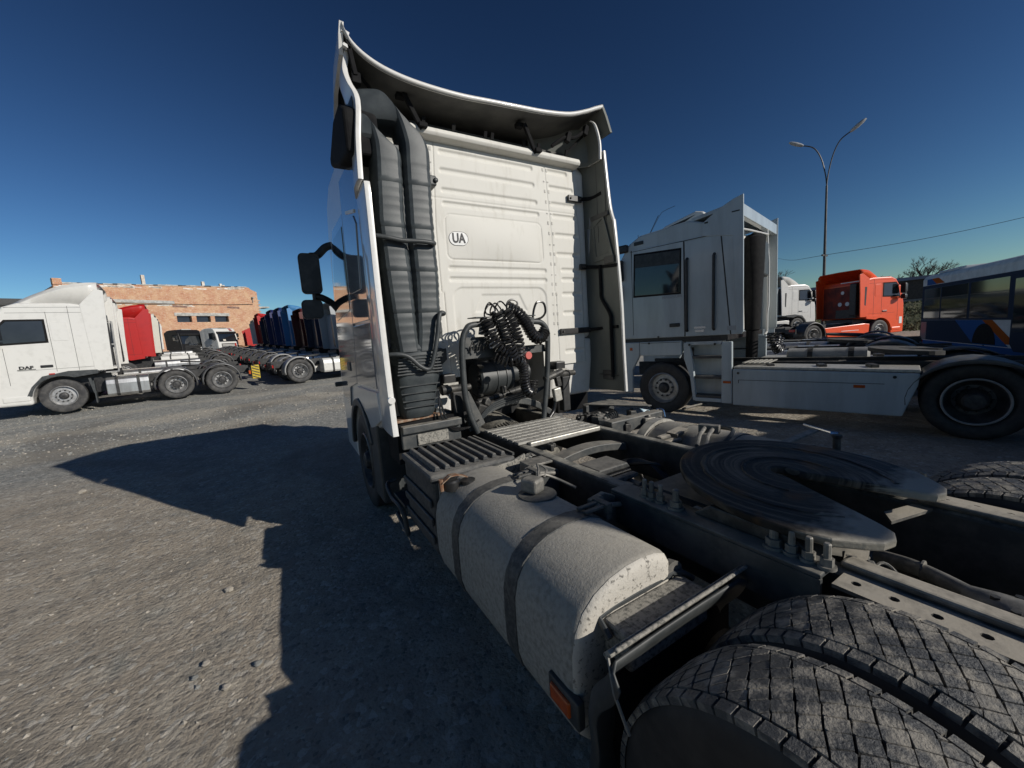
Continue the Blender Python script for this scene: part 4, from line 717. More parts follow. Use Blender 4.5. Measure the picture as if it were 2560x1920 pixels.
m_orange_shade = M('shaded_orange', (.30, .032, .010), (.10, .014, .008), 3, .7, lo=.35, hi=.65)  # orange darkened for the cab back: its shade is put into the colour
def tractor(label, xy, heading, body, wb=3.75, roof=3.15, dfl=3.66, dstart=0.0, style='xf', axle3=False, detail=1, tank=m_alu, fender=m_fend, skirt=None, lower=None, group=None, name='tractor_truck', cab=True, rims=m_rim, letters=None, mirror=True, ladder=False, slot=False):
    z0 = gz(*xy); t = thing(name, label, 'truck', (xy[0], xy[1], z0), heading - 90, group)
    f = wb; lw = lower or body
    K = (style, wb, roof, dfl, dstart)
    def pp(nm, key, fn, mat, **k): return part(nm, key, fn, mat, t, **k)
    # chassis
    for s in (-1, 1): pp('frame_rail', ('rail', wb, s), lambda: MB().box(*sorted((s * .36, s * .44)), -.95, wb + .9, .68, .96), m_chas, bevel=.01)
    pp('crossmember', ('xm',), lambda: MB().box(-.36, .36, -.95, -.85, .72, .92), m_chas)
    pp('crossmember', ('xm2',), lambda: MB().box(-.36, .36, 1.4, 1.5, .72, .92), m_chas)
    pp('chassis_deck', ('deck', wb), lambda: MB().box(-.42, .42, 1.75, wb - 1.0, .962, .985), m_step if detail else m_chas)
    pp('fifth_wheel', ('fw2',), lambda: MB().add([(x, y - .15, fwz(y) + .06) for x, y in poly] + [(x, y - .15, fwz(y) - .0) for x, y in poly], [tuple(range(len(poly))), tuple(range(len(poly), 2 * len(poly)))[::-1]] + [(i, (i + 1) % len(poly), len(poly) + (i + 1) % len(poly), len(poly) + i) for i in range(len(poly))]), m_chas)
    pp('axle', ('ax',), lambda: MB().lathe([(-.8, .07), (-.25, .1), (-.1, .22), (.1, .22), (.25, .1), (.8, .07)], (0, 0, .5), 0, 12), m_chas)
    pp('underbody', ('ub', wb), lambda: MB().box(-.75, .75, wb - 1.1, wb + .95, .50, 1.12), m_black)
    axles = [0.0] + ([1.33] if axle3 else [])
    for s in (-1, 1):
        for ya in axles:
            w = part('wheel', ('tyre2',), lambda: tyre_mb(.505, .60), m_rub2, t, smooth=32); w.location = (s * .87, ya, .505); w.rotation_euler = (0, 0, 0 if s > 0 else math.pi)
            w.scale = (1, 1, 1)
            rm = part('rim', ('rim', False), lambda: rim_mb(.06, False), rims, w, smooth=30); rm.location = (.155, 0, 0)
            hb = part('hub', ('hub2',), lambda: MB().lathe([(.10, .13), (.28, .12), (.31, .095), (.32, .001)], n=16, cap=False), m_hub, w, smooth=30)
            if detail: nn = part('wheel_nuts', ('nuts', False), lambda: nuts_mb(False), m_hub, w); nn.location = (.155, 0, 0)
            def fend():
                rows = []
                for i in range(17):
                    a = R(lerp(-12, 192, i / 16)); rows.append([(s * x, ya + (.60 + e) * math.cos(a), .52 + (.60 + e) * math.sin(a)) for x, e in ((1.24, -.04), (1.22, .0), (1.15, .015), (.62, .015), (.58, 0))])
                return MB().grid(rows)
            pp('mudguard', ('fend', s, ya), fend, fender, solid=.012, smooth=40)
        wheel(t, 'wheel', s * 1.06, f, .505, s, True, m_rub2, rims, m_hub, .51)
        # tank and straps
        y0, y1 = (2.03, 3.08) if axle3 else (.95, wb - 1.15)
        if skirt is None:
            k = pp('fuel_tank', ('ftank', s, y0, y1), lambda: MB().prism([(s * .55, .34), (s * .55, .90), (s * .62, .95), (s * 1.05, .95), (s * 1.17, .88), (s * 1.21, .74), (s * 1.21, .42), (s * 1.15, .34)], 1, y0, y1), tank, bevel=.02)
            for q in (.25, .75): pp('tank_strap', ('fstrap', s, y0, y1, q), lambda: MB().prism([(s * .54, .33), (s * .54, .90), (s * .62, .96), (s * 1.05, .96), (s * 1.18, .885), (s * 1.22, .74), (s * 1.22, .41), (s * 1.155, .33)], 1, lerp(y0, y1, q) - .04, lerp(y0, y1, q) + .04), m_chas)
        else:
            pp('side_skirt', ('skirt', s, wb), lambda: MB().prism([(.55, .80), (.72, .35), (wb - .68, .24), (wb - .62, .86), (wb - .9, .90)], 0, *sorted((s * 1.14, s * 1.22))), skirt, bevel=.02)
            if detail: pp('skirt_trim', ('sktrim', s, wb), lambda: MB().box(*sorted((s * 1.215, s * 1.228)), 1.5, 2.5, .58, .605), m_sticker)
        pp('tail_light', ('tl', s), lambda: MB().box(*sorted((s * .72, s * 1.05)), -1.0, -.95, .72, .84), m_red, bevel=.01)
        pp('light_bracket', ('tlb', s), lambda: MB().box(*sorted((s * .44, s * 1.08)), -.95, -.91, .62, .86), m_chas)
    if not cab: return t
    # cab body
    def cabm():
        top = [(f - .85, 1.15), (f - .85, roof - .25), (f - .78, roof - .05), (f - .5, roof), (f + .55, roof), (f + .85, roof - .12), (f + 1.05, roof - .42), (f + 1.16, 2.72), (f + 1.36, 1.80), (f + 1.40, 1.0), (f + 1.38, .34), (f + .62, .32), (f + .62, .55)]
        return MB().prism(top + arc(f, .505, .62, 6, 118, 10) + [(f - .55, 1.12)], 0, -1.215, 1.215)
    pp('cab', ('cab',) + K, cabm, body, bevel=.075, seg=3)
    def fwd(z): return f + (1.36 if z < 1.8 else lerp(1.36, 1.16, (z - 1.8) / .92))
    zt = min(2.72, roof - .45)
    pp('windscreen', ('ws',) + K, lambda: MB().add([(-1.06, fwd(1.82) + .012, 1.82), (1.06, fwd(1.82) + .012, 1.82), (1.02, fwd(zt) + .012, zt), (-1.02, fwd(zt) + .012, zt)], [(0, 1, 2, 3)]), m_glass, solid=.01)
    pp('grille', ('gr',) + K, lambda: MB().box(-.85, .85, f + 1.37, f + 1.415, .95, 1.62), m_chas if style != 'xf' or body is not m_orange else m_black, bevel=.01)
    if style == 'stralis':
        for i in range(4): pp('grille_bar', ('grb', i) + K, lambda: MB().box(-.8, .8, f + 1.41, f + 1.43, 1.02 + .14 * i, 1.09 + .14 * i), body, bevel=.006)
        pp('sun_visor', ('sv2',) + K, lambda: MB().obox((0, f + 1.22, zt + .16), (2.2, .22, .20), (-20, 0, 0)), m_black, bevel=.02)
    for s in (-1, 1):
        pp('headlight', ('hl', s) + K, lambda: MB().box(*sorted((s * .80, s * 1.14)), f + 1.35, f + 1.41, .62, .82), m_chrome, bevel=.02)
        X0, X1 = s * 1.205, s * 1.226
        pp('side_window', ('sw', s) + K, lambda: MB().prism([(f + .12, 2.22), (f + .12, 2.84), (f + .82, 2.84), (f + .93, 2.72), (f + 1.08, 2.18)], 0, *sorted((X0, X1))), m_glass, bevel=.03)
        if detail: pp('window_seal', ('wsl', s) + K, lambda: MB().prism([(f + .07, 2.17), (f + .07, 2.89), (f + .85, 2.89), (f + .97, 2.75), (f + 1.13, 2.13)], 0, *sorted((X0, s * 1.221))), m_matte, bevel=.03)
        pp('cab_sill', ('sill', s) + K, lambda: MB().prism([(f - .84, 1.13), (f - .84, 1.25), (f - .2, 1.27), (f + .35, 1.16), (f + .60, .86), (f + .72, .60), (f + .62, .60)] + arc(f, .505, .63, 8, 118, 10), 0, *sorted((s * 1.19, s * 1.232))), m_plast if body is m_white2 else body, bevel=.01)
        if detail:
            for y, za, zb in ((f + .02, 1.28, roof - .28), (f - .45, 1.28, roof - .10), (f + .98, .95, 2.05)): pp('door_seam', ('ds', s, round(y - f, 2)) + K, lambda: MB().box(*sorted((s * 1.213, s * 1.2185)), y, y + .008, za, zb), m_ink)
            for z in (1.36, roof - .30, roof - .14): pp('panel_seam', ('ps', s, round(z, 2)) + K, lambda: MB().box(*sorted((s * 1.213, s * 1.2185)), f - .8, f + .8, z, z + .007), m_ink)
            pp('pressed_panel', ('prs', s) + K, lambda: MB().prism([(a + f - .40, b_) for a, b_ in rrect(.02, .38, 2.22, 2.82, .06)], 0, *sorted((s * 1.21, s * 1.223))), body, bevel=.006)
            pp('door_handle', ('dh', s) + K, lambda: MB().box(*sorted((s * 1.21, s * 1.24)), f + .08, f + .34, 1.42, 1.50), m_black, bevel=.015)
            pp('cab_step', ('cs', s) + K, lambda: MB().box(*sorted((s * 1.12, s * 1.235)), f + .66, f + 1.2, .45, .62), lw, bevel=.03)
        # side deflector
        ez = dfl - .28
        pp('side_deflector', ('sd', s) + K, lambda: MB().prism([(f - .78, 1.22), (f - 1.20, 1.22), (f - 1.24, 2.4), (f - 1.30, ez), (f - 1.12, ez + .05), (f - .72, roof - .05)], 0, *sorted((s * 1.17, s * 1.222))), body, bevel=.012)
        if slot and style == 'xf': pp('deflector_slot', ('sl', s) + K, lambda: MB().prism([(f - .98, 1.82), (f - .90, 1.78), (f - .86, 2.72), (f - .98, 2.72)], 0, *sorted((s * 1.21, s * 1.225))), m_black)
        if mirror:
            def mir():
                b = MB(); o = rrect(1.30, 1.53, 2.30, 2.80, .05); o2 = rrect(1.32, 1.53, 2.02, 2.25, .05)
                for oo in (o, o2):
                    c = (sum(p[0] for p in oo) / len(oo), sum(p[1] for p in oo) / len(oo)); b.rings([[(s * (c[0] + (x - c[0]) * kk), f + 1.0 + dy, c[1] + (z - c[1]) * kk) for x, z in oo] for dy, kk in ((0, 1), (.08, 1), (.16, .8))])
                b.tube([(s * 1.18, f + 1.08, 2.78), (s * 1.42, f + 1.06, 2.74)], .03, 8).tube([(s * 1.18, f + 1.1, 2.1), (s * 1.42, f + 1.06, 2.14)], .03, 8); return b
            pp('mirror', ('mir', s) + K, mir, m_black, smooth=35)
    # roof deflector
    def rd():
        rows = []; n = 9
        for i in range(n):
            q = i / (n - 1); y = lerp(f + dstart + .65, f - 1.18, q); z = lerp(roof - .02, dfl, math.sin(q * math.pi / 2) ** .9); hw = lerp(.85, 1.17, min(1, q * 1.6)); zb = roof - .06 if y > f - .8 else lerp(roof - .06, dfl - .30, (f - .8 - y) / .4)
            rows.append([(-hw, y, zb), (-hw, y, z - .12), (-hw + .10, y, z - .02), (0, y, z), (hw - .10, y, z - .02), (hw, y, z - .12), (hw, y, zb)])
        return MB().grid(rows)
    if dfl > roof + .05: pp('roof_deflector', ('rd',) + K, rd, body, solid=.03, smooth=40)
    if detail:
        pp('rear_panel', ('rp',) + K, lambda: MB().box(-1.1, 1.1, f - .872, f - .853, 1.2, roof - .3), m_orange_shade if body is m_orange else body, bevel=.01)
        pp('intake_stack', ('is',) + K, lambda: MB().box(.55, .90, f - 1.12, f - .875, 1.3, roof - .2), m_black, bevel=.05)
    if ladder:
        b = lambda: MB().tube([(-1.0, f - 1.30, 1.15), (-1.0, f - 1.34, 2.8), (-1.0, f - .9, 2.86)], .025, 8).tube([(-.82, f - 1.26, 1.95), (-.82, f - 1.30, 2.76), (-.82, f - .9, 2.80)], .025, 8).box(-1.03, -.79, f - 1.33, f - 1.25, 2.02, 2.07).box(-1.03, -.79, f - 1.31, f - 1.2, 1.30, 1.35).box(-1.1, -.75, f - 1.3, f - 1.0, 1.12, 1.16)
        pp('grab_rail', ('ladder',) + K, b, m_fendg, smooth=40)
    if letters:
        for s in ((-1,) if letters[1] == 'side' else ()):
            text('lettering', letters[0], .12, m_ink, t, (-1.222, f + .62, 1.45), (90, 0, -90), sx=1.25, bold=.006)
            part('letter_bar', ('lbar',), lambda: MB().box(-1.226, -1.214, f + .44, f + .80, 1.385, 1.40), m_ink, t)
        if letters[1] == 'front': text('lettering', letters[0], .26, m_chrome, t, (0, f + 1.425, 1.72), (90, 0, 180), sx=1.1, bold=.006)
    return t
row_l = lambda k: (-4.09 - .174 * 3.3 * k, 19.46 + .985 * 3.3 * k)
row_r = lambda k: (-1.43 - .174 * 3.3 * k, 20.1 + .985 * 3.3 * k)
GL = 'tractor trucks parked side by side on the left'; GR = 'tractor trucks parked nose to the right, backs to the left row'
t = tractor('white three-axle tractor truck at the left edge, nearest of its row', row_l(0), 190, m_white2, wb=4.03, roof=3.38, dfl=4.05, dstart=.1, axle3=True, group=GL, letters=('DAF', 'side'), ladder=True)
# hazard board on its tail
part('hazard_board', ('hz',), lambda: MB().box(-1.16, -1.13, -1.24, -.97, .42, .96), m_hazard, t, bevel=.01)
for i in range(5): part('hazard_stripe', ('hzs', i), lambda: MB().obox((-1.162, -1.105, .47 + .11 * i), (.006, .26, .035), (24, 0, 0)), m_ink, t)
part('rear_lamp', ('hzl',), lambda: MB().box(-1.23, -1.17, -.93, -.86, .62, .76), m_amber, t, bevel=.01)
part('marker_lamp', ('hzl2',), lambda: MB().box(-1.24, -1.20, 4.03 + .08, 4.03 + .2, 1.20, 1.235), m_red, t)
part('mud_flap', ('flap0',), lambda: MB().box(-1.2, -.9, 3.33, 3.36, .18, .9), m_plast, t)
part('mud_flap', ('flap1',), lambda: MB().obox((-1.14, 3.38, .75), (.1, .06, .5), (-8, 0, 0)), m_plast, t)
tractor('white tractor truck half hidden directly behind the three-axle one', row_l(1), 190, m_white2, wb=4.03, roof=3.25, dfl=3.85, dstart=.1, group=GL)
tractor('bright red tractor truck in the left row behind the two white ones', (row_l(3)[0] + .75, row_l(3)[1]), 190, m_redp, wb=4.03, roof=3.30, dfl=3.95, dstart=.1, group=GL, fender=m_fend)
tractor('cream tractor truck, a thin strip right of the red cab', (row_l(5)[0] + .9, row_l(5)[1]), 190, m_cream, wb=4.03, roof=3.1, dfl=3.75, group=GL, detail=0, tank=m_white2)
tractor('navy blue tractor truck showing as a strip between cream and white cabs', (row_l(6)[0] + .9, row_l(6)[1]), 190, m_navy, wb=4.03, roof=3.15, dfl=3.75, group=GL, detail=0, tank=m_white2)
tractor('small far white tractor truck, last of the left row', (row_l(8)[0] + .9, row_l(8)[1]), 190, m_white2, wb=4.03, roof=3.1, dfl=3.6, group=GL, detail=0)
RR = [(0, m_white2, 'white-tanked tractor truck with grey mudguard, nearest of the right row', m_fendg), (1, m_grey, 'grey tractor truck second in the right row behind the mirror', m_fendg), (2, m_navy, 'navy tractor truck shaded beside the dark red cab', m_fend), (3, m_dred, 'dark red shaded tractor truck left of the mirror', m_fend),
      (4, m_lblue, 'light blue tractor truck with its roof corner in sun', m_fend), (5, m_blue, 'mid blue tractor truck next to the light blue one', m_fend), (6, m_violet, 'violet blue tractor truck beyond the mid blue one', m_fend), (7, m_navy, 'dark navy tractor truck beyond the violet blue one', m_fend), (8, m_redp, 'far red tractor truck with its roof corner in sun', m_fend), (9, m_white2, 'far white tractor truck beside the red ones', m_fend)]
for k, mt, lb, fd in RR:
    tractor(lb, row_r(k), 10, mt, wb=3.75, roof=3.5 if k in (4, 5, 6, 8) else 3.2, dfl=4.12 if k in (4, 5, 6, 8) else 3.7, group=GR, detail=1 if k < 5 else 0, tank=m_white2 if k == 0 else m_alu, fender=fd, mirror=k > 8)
tractor('small bright red cab-over truck near the brick wall corner', row_r(11), 10, m_redp, wb=3.75, roof=3.3, dfl=3.3, style='stralis', detail=0, group=GR)
GF = 'cab-over trucks facing the camera by the brick building'
def face(px, py, h, *a, **k):
    f_ = Vector((math.cos(R(h)), math.sin(R(h)))); return tractor(a[0], (px - 5.1 * f_.x, py - 5.1 * f_.y), h, *a[1:], style='stralis', group=GF, **k)
t = face(-10.3, 57.0, -50, 'black cab-over truck facing the camera below the brick wall', m_bk, roof=3.45, dfl=3.45, letters=('IVECO', 'front'))
part('roof_hatch', ('hatch',), lambda: MB().box(-.5, .5, 3.6, 4.4, 3.45, 3.53), m_white2, t, bevel=.03)
part('number_plate', ('npl',), lambda: MB().box(-.95, -.70, 5.16, 5.18, 1.05, 1.4), m_sticker, t)
t = face(-6.9, 56.2, -48, 'white cab-over truck with red stripes facing the camera by the wall', m_white2, roof=3.45, dfl=3.45, lower=m_grey)
part('roof_hatch', ('hatch2',), lambda: MB().box(-.45, .45, 4.0, 4.5, 3.451, 3.48), m_black, t)
for i in range(2): part('red_stripe', ('rst', i), lambda: MB().obox((-.75 + .16 * i, 4.72, 3.235), (.10, .42, .01), (-44, 0, 12)), m_redp, t)
part('grille_trim', ('gtr',), lambda: MB().box(-.86, -.66, 5.165, 5.185, 1.1, 1.6), m_redp, t)
part('permit_card', ('permit',), lambda: MB().obox((.45, 5.135, 2.0), (.3, .006, .2), (12, 0, 0)), m_cream, t)
part('side_panel', ('gsp',), lambda: MB().prism([(3.0, 1.2), (4.6, .5), (4.7, 1.3), (3.2, 1.75)], 0, -1.232, -1.216), m_grey, t)

# right of the yard
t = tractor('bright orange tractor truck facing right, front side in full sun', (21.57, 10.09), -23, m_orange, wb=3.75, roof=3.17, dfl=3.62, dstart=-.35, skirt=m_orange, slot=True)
part('door_placard', ('dpl',), lambda: MB().box(1.214, 1.224, 4.86, 5.02, .78, 1.12), m_sticker, t)
for x in (-.15, .25): part('speed_disc', ('spd', x), lambda: MB().lathe([(2.868, .11), (2.875, .11)], (x, 0, 1.95), 1, 16), m_sticker, t)
part('speed_disc', ('spd3',), lambda: MB().lathe([(2.868, .09), (2.875, .09)], (-.02, 0, 2.55), 1, 16), m_sticker, t)
part('recess_panel', ('orec',), lambda: MB().box(-.35, .75, 2.855, 2.879, 1.2, 1.65), m_black, t)
part('light_bar', ('obar',), lambda: MB().box(.1, 1.1, 2.60, 2.64, 3.02, 3.06), m_sticker, t)
tractor('white tractor truck half in shadow, left of the orange one', (25.6, 15.5), -23, m_white2, wb=3.75, roof=3.25, dfl=3.85, dstart=-.1, skirt=m_white2, slot=True)
GS = 'dark chassis parked beyond the big white cab on the right'
fm = Vector((-.242, .970)); rm_ = Vector((.970, .242))
for k, lb in ((1, 'dark tractor truck chassis right behind the tall white cab'), (2, 'further dark tractor truck chassis between the white cab and the orange truck')):
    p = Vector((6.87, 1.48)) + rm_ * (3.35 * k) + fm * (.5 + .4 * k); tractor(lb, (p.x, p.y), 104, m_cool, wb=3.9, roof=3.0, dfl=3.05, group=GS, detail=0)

# ================================================================ tall flat-sided cab on the right
MG = thing('tractor_truck', 'tall flat-sided white tractor truck in shade right of the foreground cab', 'truck', (6.87, 1.48, 0), 14)
def mg(mb, name, mat, parent=None, **k): return mb.build(name, mat, parent or MG, **k)
wbm = 4.1
for s in (-1, 1):
    mg(MB().box(*sorted((s * .36, s * .44)), -.95, 5.0, .68, .97), 'frame_rail', m_chas, bevel=.01)
    w = part('wheel', ('tyre2',), lambda: tyre_mb(.505, .60), m_rub, MG, smooth=32); w.location = (s * .87, 0, .505); w.rotation_euler = (0, 0, 0 if s > 0 else math.pi)
    part('rim', ('rim', False), lambda: None, m_rimd, w).location = (.155, 0, 0); part('hub', ('hub2',), lambda: None, m_hub, w); part('wheel_nuts', ('nuts', False), lambda: None, m_hub, w).location = (.155, 0, 0)
    part('rim_ring', ('ring',), lambda: MB().lathe([(.29, .30), (.305, .31), (.312, .298), (.30, .285)], n=40, cap=False), m_fendg, w, smooth=40)
    wheel(MG, 'wheel', s * 1.07, wbm, .505, s, True, m_rub, m_rim, m_hub, .51)
    rows = []
    for i in range(17):
        a = R(lerp(-8, 188, i / 16)); rows.append([(s * x, .64 * math.cos(a), .50 + (.56 + e) * math.sin(a)) for x, e in ((1.25, -.05), (1.235, .0), (1.15, .012), (.60, .012))])
    mg(MB().grid(rows), 'mudguard', m_fend, solid=.012, smooth=40)
    S = lambda poly, t0=1.17, t1=1.25: MB().prism(poly, 0, *sorted((s * t0, s * t1)))
    # lower body
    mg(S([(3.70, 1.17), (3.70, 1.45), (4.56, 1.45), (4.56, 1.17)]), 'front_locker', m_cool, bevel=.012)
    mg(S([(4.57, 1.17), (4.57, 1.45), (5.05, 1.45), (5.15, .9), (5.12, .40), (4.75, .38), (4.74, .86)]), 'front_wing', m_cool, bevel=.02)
    mg(S([(2.82, .28), (2.82, 1.40), (2.99, 1.40), (3.0, .28)]), 'step_pillar', m_cool, bevel=.015)
    mg(S([(3.50, .30), (3.55, .75), (3.66, 1.10), (3.66, 1.41), (3.56, 1.41), (3.50, 1.1), (3.44, .30)]), 'step_pillar', m_cool, bevel=.012)
    mg(S([(3.0, .29), (3.0, .36), (3.46, .36), (3.46, .29)]), 'step_sill', m_cool, bevel=.01)
    mg(MB().box(*sorted((s * .98, s * 1.02)), 3.0, 3.55, .36, 1.42), 'step_back', m_cool)
    for z in (.36, .72, 1.10): mg(MB().box(*sorted((s * .98, s * 1.235)), 3.0, 3.52 if z < 1 else 3.6, z, z + .05), 'entry_step', m_fend, bevel=.008)
    mg(S([(3.0, 1.36), (3.0, 1.42), (3.62, 1.42), (3.62, 1.36)], 1.0, 1.24), 'step_cap', m_cool)
    mg(S([(.66, .26), (.52, .70), (.50, .875), (2.81, .91), (2.81, .26)], 1.19, 1.25), 'side_skirt', m_cool, bevel=.02)
    mg(MB().box(*sorted((s * 1.249, s * 1.253)), .85, 2.72, .715, .722).box(*sorted((s * 1.249, s * 1.253)), 2.71, 2.72, .66, .715), 'skirt_line', m_ink)
    for y in (2.9, 1.12): mg(MB().box(*sorted((s * 1.247, s * 1.262)), y - .065, y + .065, .65, .695), 'side_marker', m_amber, bevel=.006)
    mg(MB().box(*sorted((s * 1.247, s * 1.258)), 4.72, 4.78, 1.28, 1.34), 'wing_marker', m_amber)
    mg(MB().prism([(.5, .88), (2.8, .915), (2.8, .955), (.5, .925)], 0, *sorted((s * .60, s * 1.22))), 'tank_top', m_step, bevel=.01)
    for y in (1.0, 1.6, 2.3): mg(MB().obox((s * .95, y, .955), (.22, .10, .05), (0, 0, 20)), 'tank_fitting', m_iron, bevel=.01)
    # cab side furniture
    mg(S([(3.64, 1.53), (3.63, 3.28), (4.67, 3.33), (4.72, 2.4), (4.76, 1.62), (4.70, 1.53)], 1.235, 1.252), 'door', m_cool, bevel=.004)
    for y0, y1, z0, z1 in ((3.622, 3.640, 1.53, 3.28), (4.68, 4.69, 1.60, 3.32)): mg(MB().box(*sorted((s * 1.238, s * 1.2535)), y0, y1, z0, z1), 'door_gap', m_ink)
    mg(S([(3.69, 2.33), (3.67, 3.18), (4.63, 3.24), (4.67, 2.37)], 1.24, 1.2555), 'window_seal', m_matte, bevel=.02)
    mg(MB().box(*sorted((s * 1.238, s * 1.2535)), 2.66, 4.7, 3.285, 3.295), 'roof_joint', m_ink)
    mg(MB().box(*sorted((s * 1.25, s * 1.275)), 3.72, 3.92, 1.72, 1.79), 'door_handle', m_black, bevel=.012)
    for y, z in ((4.35, 1.44), (3.55, 1.385), (3.1, 1.385), (4.15, 1.56), (2.72, .86), (.75, .84)): mg(MB().lathe([(0, .022), (.008, .02)], (s * 1.25 if s > 0 else -1.258, y, z - .02), 0, 10), 'cover_screw', m_iron)
    mg(MB().box(*sorted((s * 1.249, s * 1.253)), 3.72, 4.54, 1.42, 1.428), 'locker_joint', m_ink)
    mg(MB().box(*sorted((s * 1.249, s * 1.254)), 2.67, 2.9, 1.60, 1.68), 'grey_label', m_grey)
    mg(S([(3.72, 2.36), (3.70, 3.15), (4.60, 3.21), (4.64, 2.40)], 1.24, 1.258), 'side_window', m_glass, bevel=.02)
    mg(S([(3.705, 2.90), (3.70, 3.14), (4.595, 3.20), (4.61, 2.96)], 1.256, 1.261), 'window_shade', m_black)
    mg(S([(2.66, 1.53), (2.64, 3.26), (3.61, 3.27), (3.62, 1.53)], 1.235, 1.250), 'side_panel', m_cool, bevel=.004)
    for y in (3.57, 3.10): mg(MB().tube([(s * 1.25, y, 2.96), (s * 1.29, y, 2.93), (s * 1.29, y + .015, 1.66), (s * 1.25, y + .015, 1.63)], .026, 8), 'grab_rail', m_black, smooth=30)
    mg(MB().prism([(3.0, 3.25), (2.98, 3.25), (2.83, 1.53), (2.85, 1.53)], 0, *sorted((s * 1.245, s * 1.2535))), 'deflector_seam', m_ink)
    # side deflector and roof fin
    mg(S([(3.3, 3.52), (3.02, 3.70), (2.80, 3.80), (2.645, 3.84), (2.64, 1.56), (2.75, 1.55), (2.80, 3.2), (3.3, 3.3)], 1.225, 1.262), 'roof_fin', m_cool, bevel=.008)
    mg(MB().box(*sorted((s * 1.262, s * 1.266)), 2.70, 2.82, 3.58, 3.60).box(*sorted((s * 1.262, s * 1.266)), 3.2, 3.26, 3.5, 3.53), 'fin_latch', m_ink)
    mg(MB().obox((s * 1.30, 4.93, 2.95), (.12, .14, .42)).obox((s * 1.33, 5.0, 2.5), (.14, .12, .32)).obox((s * 1.26, 4.9, 3.38), (.10, .3, .16)), 'mirror', m_black, bevel=.03)
    mg(MB().box(*sorted((s * 1.24, s * 1.257)), 4.42, 4.62, 3.40, 3.47), 'roof_lamp', m_black, bevel=.01)
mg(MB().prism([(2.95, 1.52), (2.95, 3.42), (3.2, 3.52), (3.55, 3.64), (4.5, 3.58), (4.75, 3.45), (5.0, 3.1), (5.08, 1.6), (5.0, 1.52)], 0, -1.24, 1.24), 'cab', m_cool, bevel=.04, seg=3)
mg(MB().box(-1.2, 1.2, 2.9, 5.05, 1.43, 1.525), 'cab_floor', m_black)
mg(MB().prism([(2.66, 3.50), (2.66, 3.70), (2.80, 3.76), (3.5, 3.66), (3.5, 3.60), (2.85, 3.68), (2.76, 3.50)], 0, -1.22, 1.22), 'roof_deflector', m_cool, bevel=.01)
mg(MB().prism([(3.35, 3.58), (3.45, 3.86), (3.6, 3.90), (4.2, 3.76), (4.45, 3.58)], 0, -.75, .75), 'roof_cooler', m_white2, bevel=.04, seg=3)
mg(MB().prism([(3.6, 3.83), (4.15, 3.72), (4.2, 3.67), (3.9, 3.70)], 0, -.756, -.748), 'cooler_graphic', m_ink)
mg(MB().tube([(-1.2, 4.40, 3.42), (-1.2, 4.12, 3.88)], .006, 5).tube(smooth_path([(-1.15, 4.40, 3.45), (-1.15, 4.12, 3.88), (-1.15, 4.0, 3.95), (-1.15, 3.82, 3.98)]), .004, 5), 'aerial', m_black)
mg(MB().tube([(-.9, 4.7, 3.45), (-.9, 4.7, 3.68)], .006, 5), 'short_aerial', m_black)
mg(MB().box(-1.15, 1.15, 2.93, 2.955, 1.58, 3.4), 'rear_wall', m_wall)
b = MB()
for i in range(9): b.box(-1.1, -.85, 2.91, 2.935, 1.7 + .19 * i, 1.78 + .19 * i)
mg(b, 'wall_ribs', m_wall, bevel=.01)
rs = [[(x0 + hw * math.cos(q), 2.72 + hd * math.sin(q), z) for q in [2 * math.pi * i / 16 for i in range(16)]] for z, x0, hw, hd in ((1.05, -.40, .11, .10), (1.55, -.36, .12, .10), (1.57, -.36, .15, .13), (2.3, -.32, .20, .15), (2.9, -.28, .26, .17), (3.25, -.25, .30, .17), (3.30, -.25, .25, .13))]
mg(MB().rings(rs), 'intake_stack', m_matte, smooth=30)
mg(MB().box(-.22, .12, 2.56, 2.72, 2.55, 3.2), 'intake_pad', m_plast, bevel=.05, seg=3)
mg(MB().tube([(.22, 2.62, 3.46), (.22, 2.60, 3.0), (.28, 2.60, 2.85), (.28, 2.60, 2.0), (.2, 2.6, 1.9), (.2, 2.6, 1.5), (.05, 2.6, 1.45)], .018, 8).tube([(-1.1, 2.8, 3.35), (-.9, 2.64, 3.30), (.2, 2.60, 3.36)], .018, 8), 'stack_frame', m_white2, smooth=40)
text('lettering', 'MAGNUM', .075, m_grey, MG, (-1.2545, 3.87, 2.30), (90, 0, -90), sx=1.15, bold=.003)
mg(MB().box(-1.256, -1.2495, 3.26, 3.46, 1.66, 1.70).box(-1.256, -1.2495, 3.28, 3.44, 1.60, 1.64), 'power_badge', m_chrome)
b = MB()
for i in range(7): coil(b, [(-.35 + .10 * i, 2.45 - .05 * (i % 3), 1.45 - .05 * (i % 2)), (-.33 + .09 * i, 2.38, 1.25), (-.2 + .07 * i, 2.33, 1.12 + .03 * (i % 3))], .06, .012, 7, 4, 8)
mg(b, 'coiled_hoses', m_rubber, smooth=60)
for i in range(6): mg(MB().box(-.95 + .0 * i, -.30, 2.32 + .075 * i, 2.36 + .075 * i, .985, 1.0), 'catwalk_slat', m_step)
mg(MB().lathe([(.35, .10), (.38, .15), (1.55, .15), (1.58, .10)], (.62, .75, .98), 1, 20), 'air_tank', m_fendg, smooth=35)
for y in (1.35, 1.95): mg(MB().lathe([(y - .04, .156), (y + .04, .156)], (.62, 0, .98), 1, 20), 'air_tank_strap', m_chas)
mg(MB().box(-.36, .36, -.95, -.85, .72, .92), 'crossmember', m_chas); mg(MB().box(-.36, .36, 1.4, 1.5, .72, .92), 'crossmember', m_chas)
part('fifth_wheel', ('fw2',), lambda: None, m_chas, MG)
mg(MB().lathe([(-.8, .07), (-.25, .1), (-.1, .22), (.1, .22), (.25, .1), (.8, .07)], (0, 0, .5), 0, 12), 'axle', m_chas)

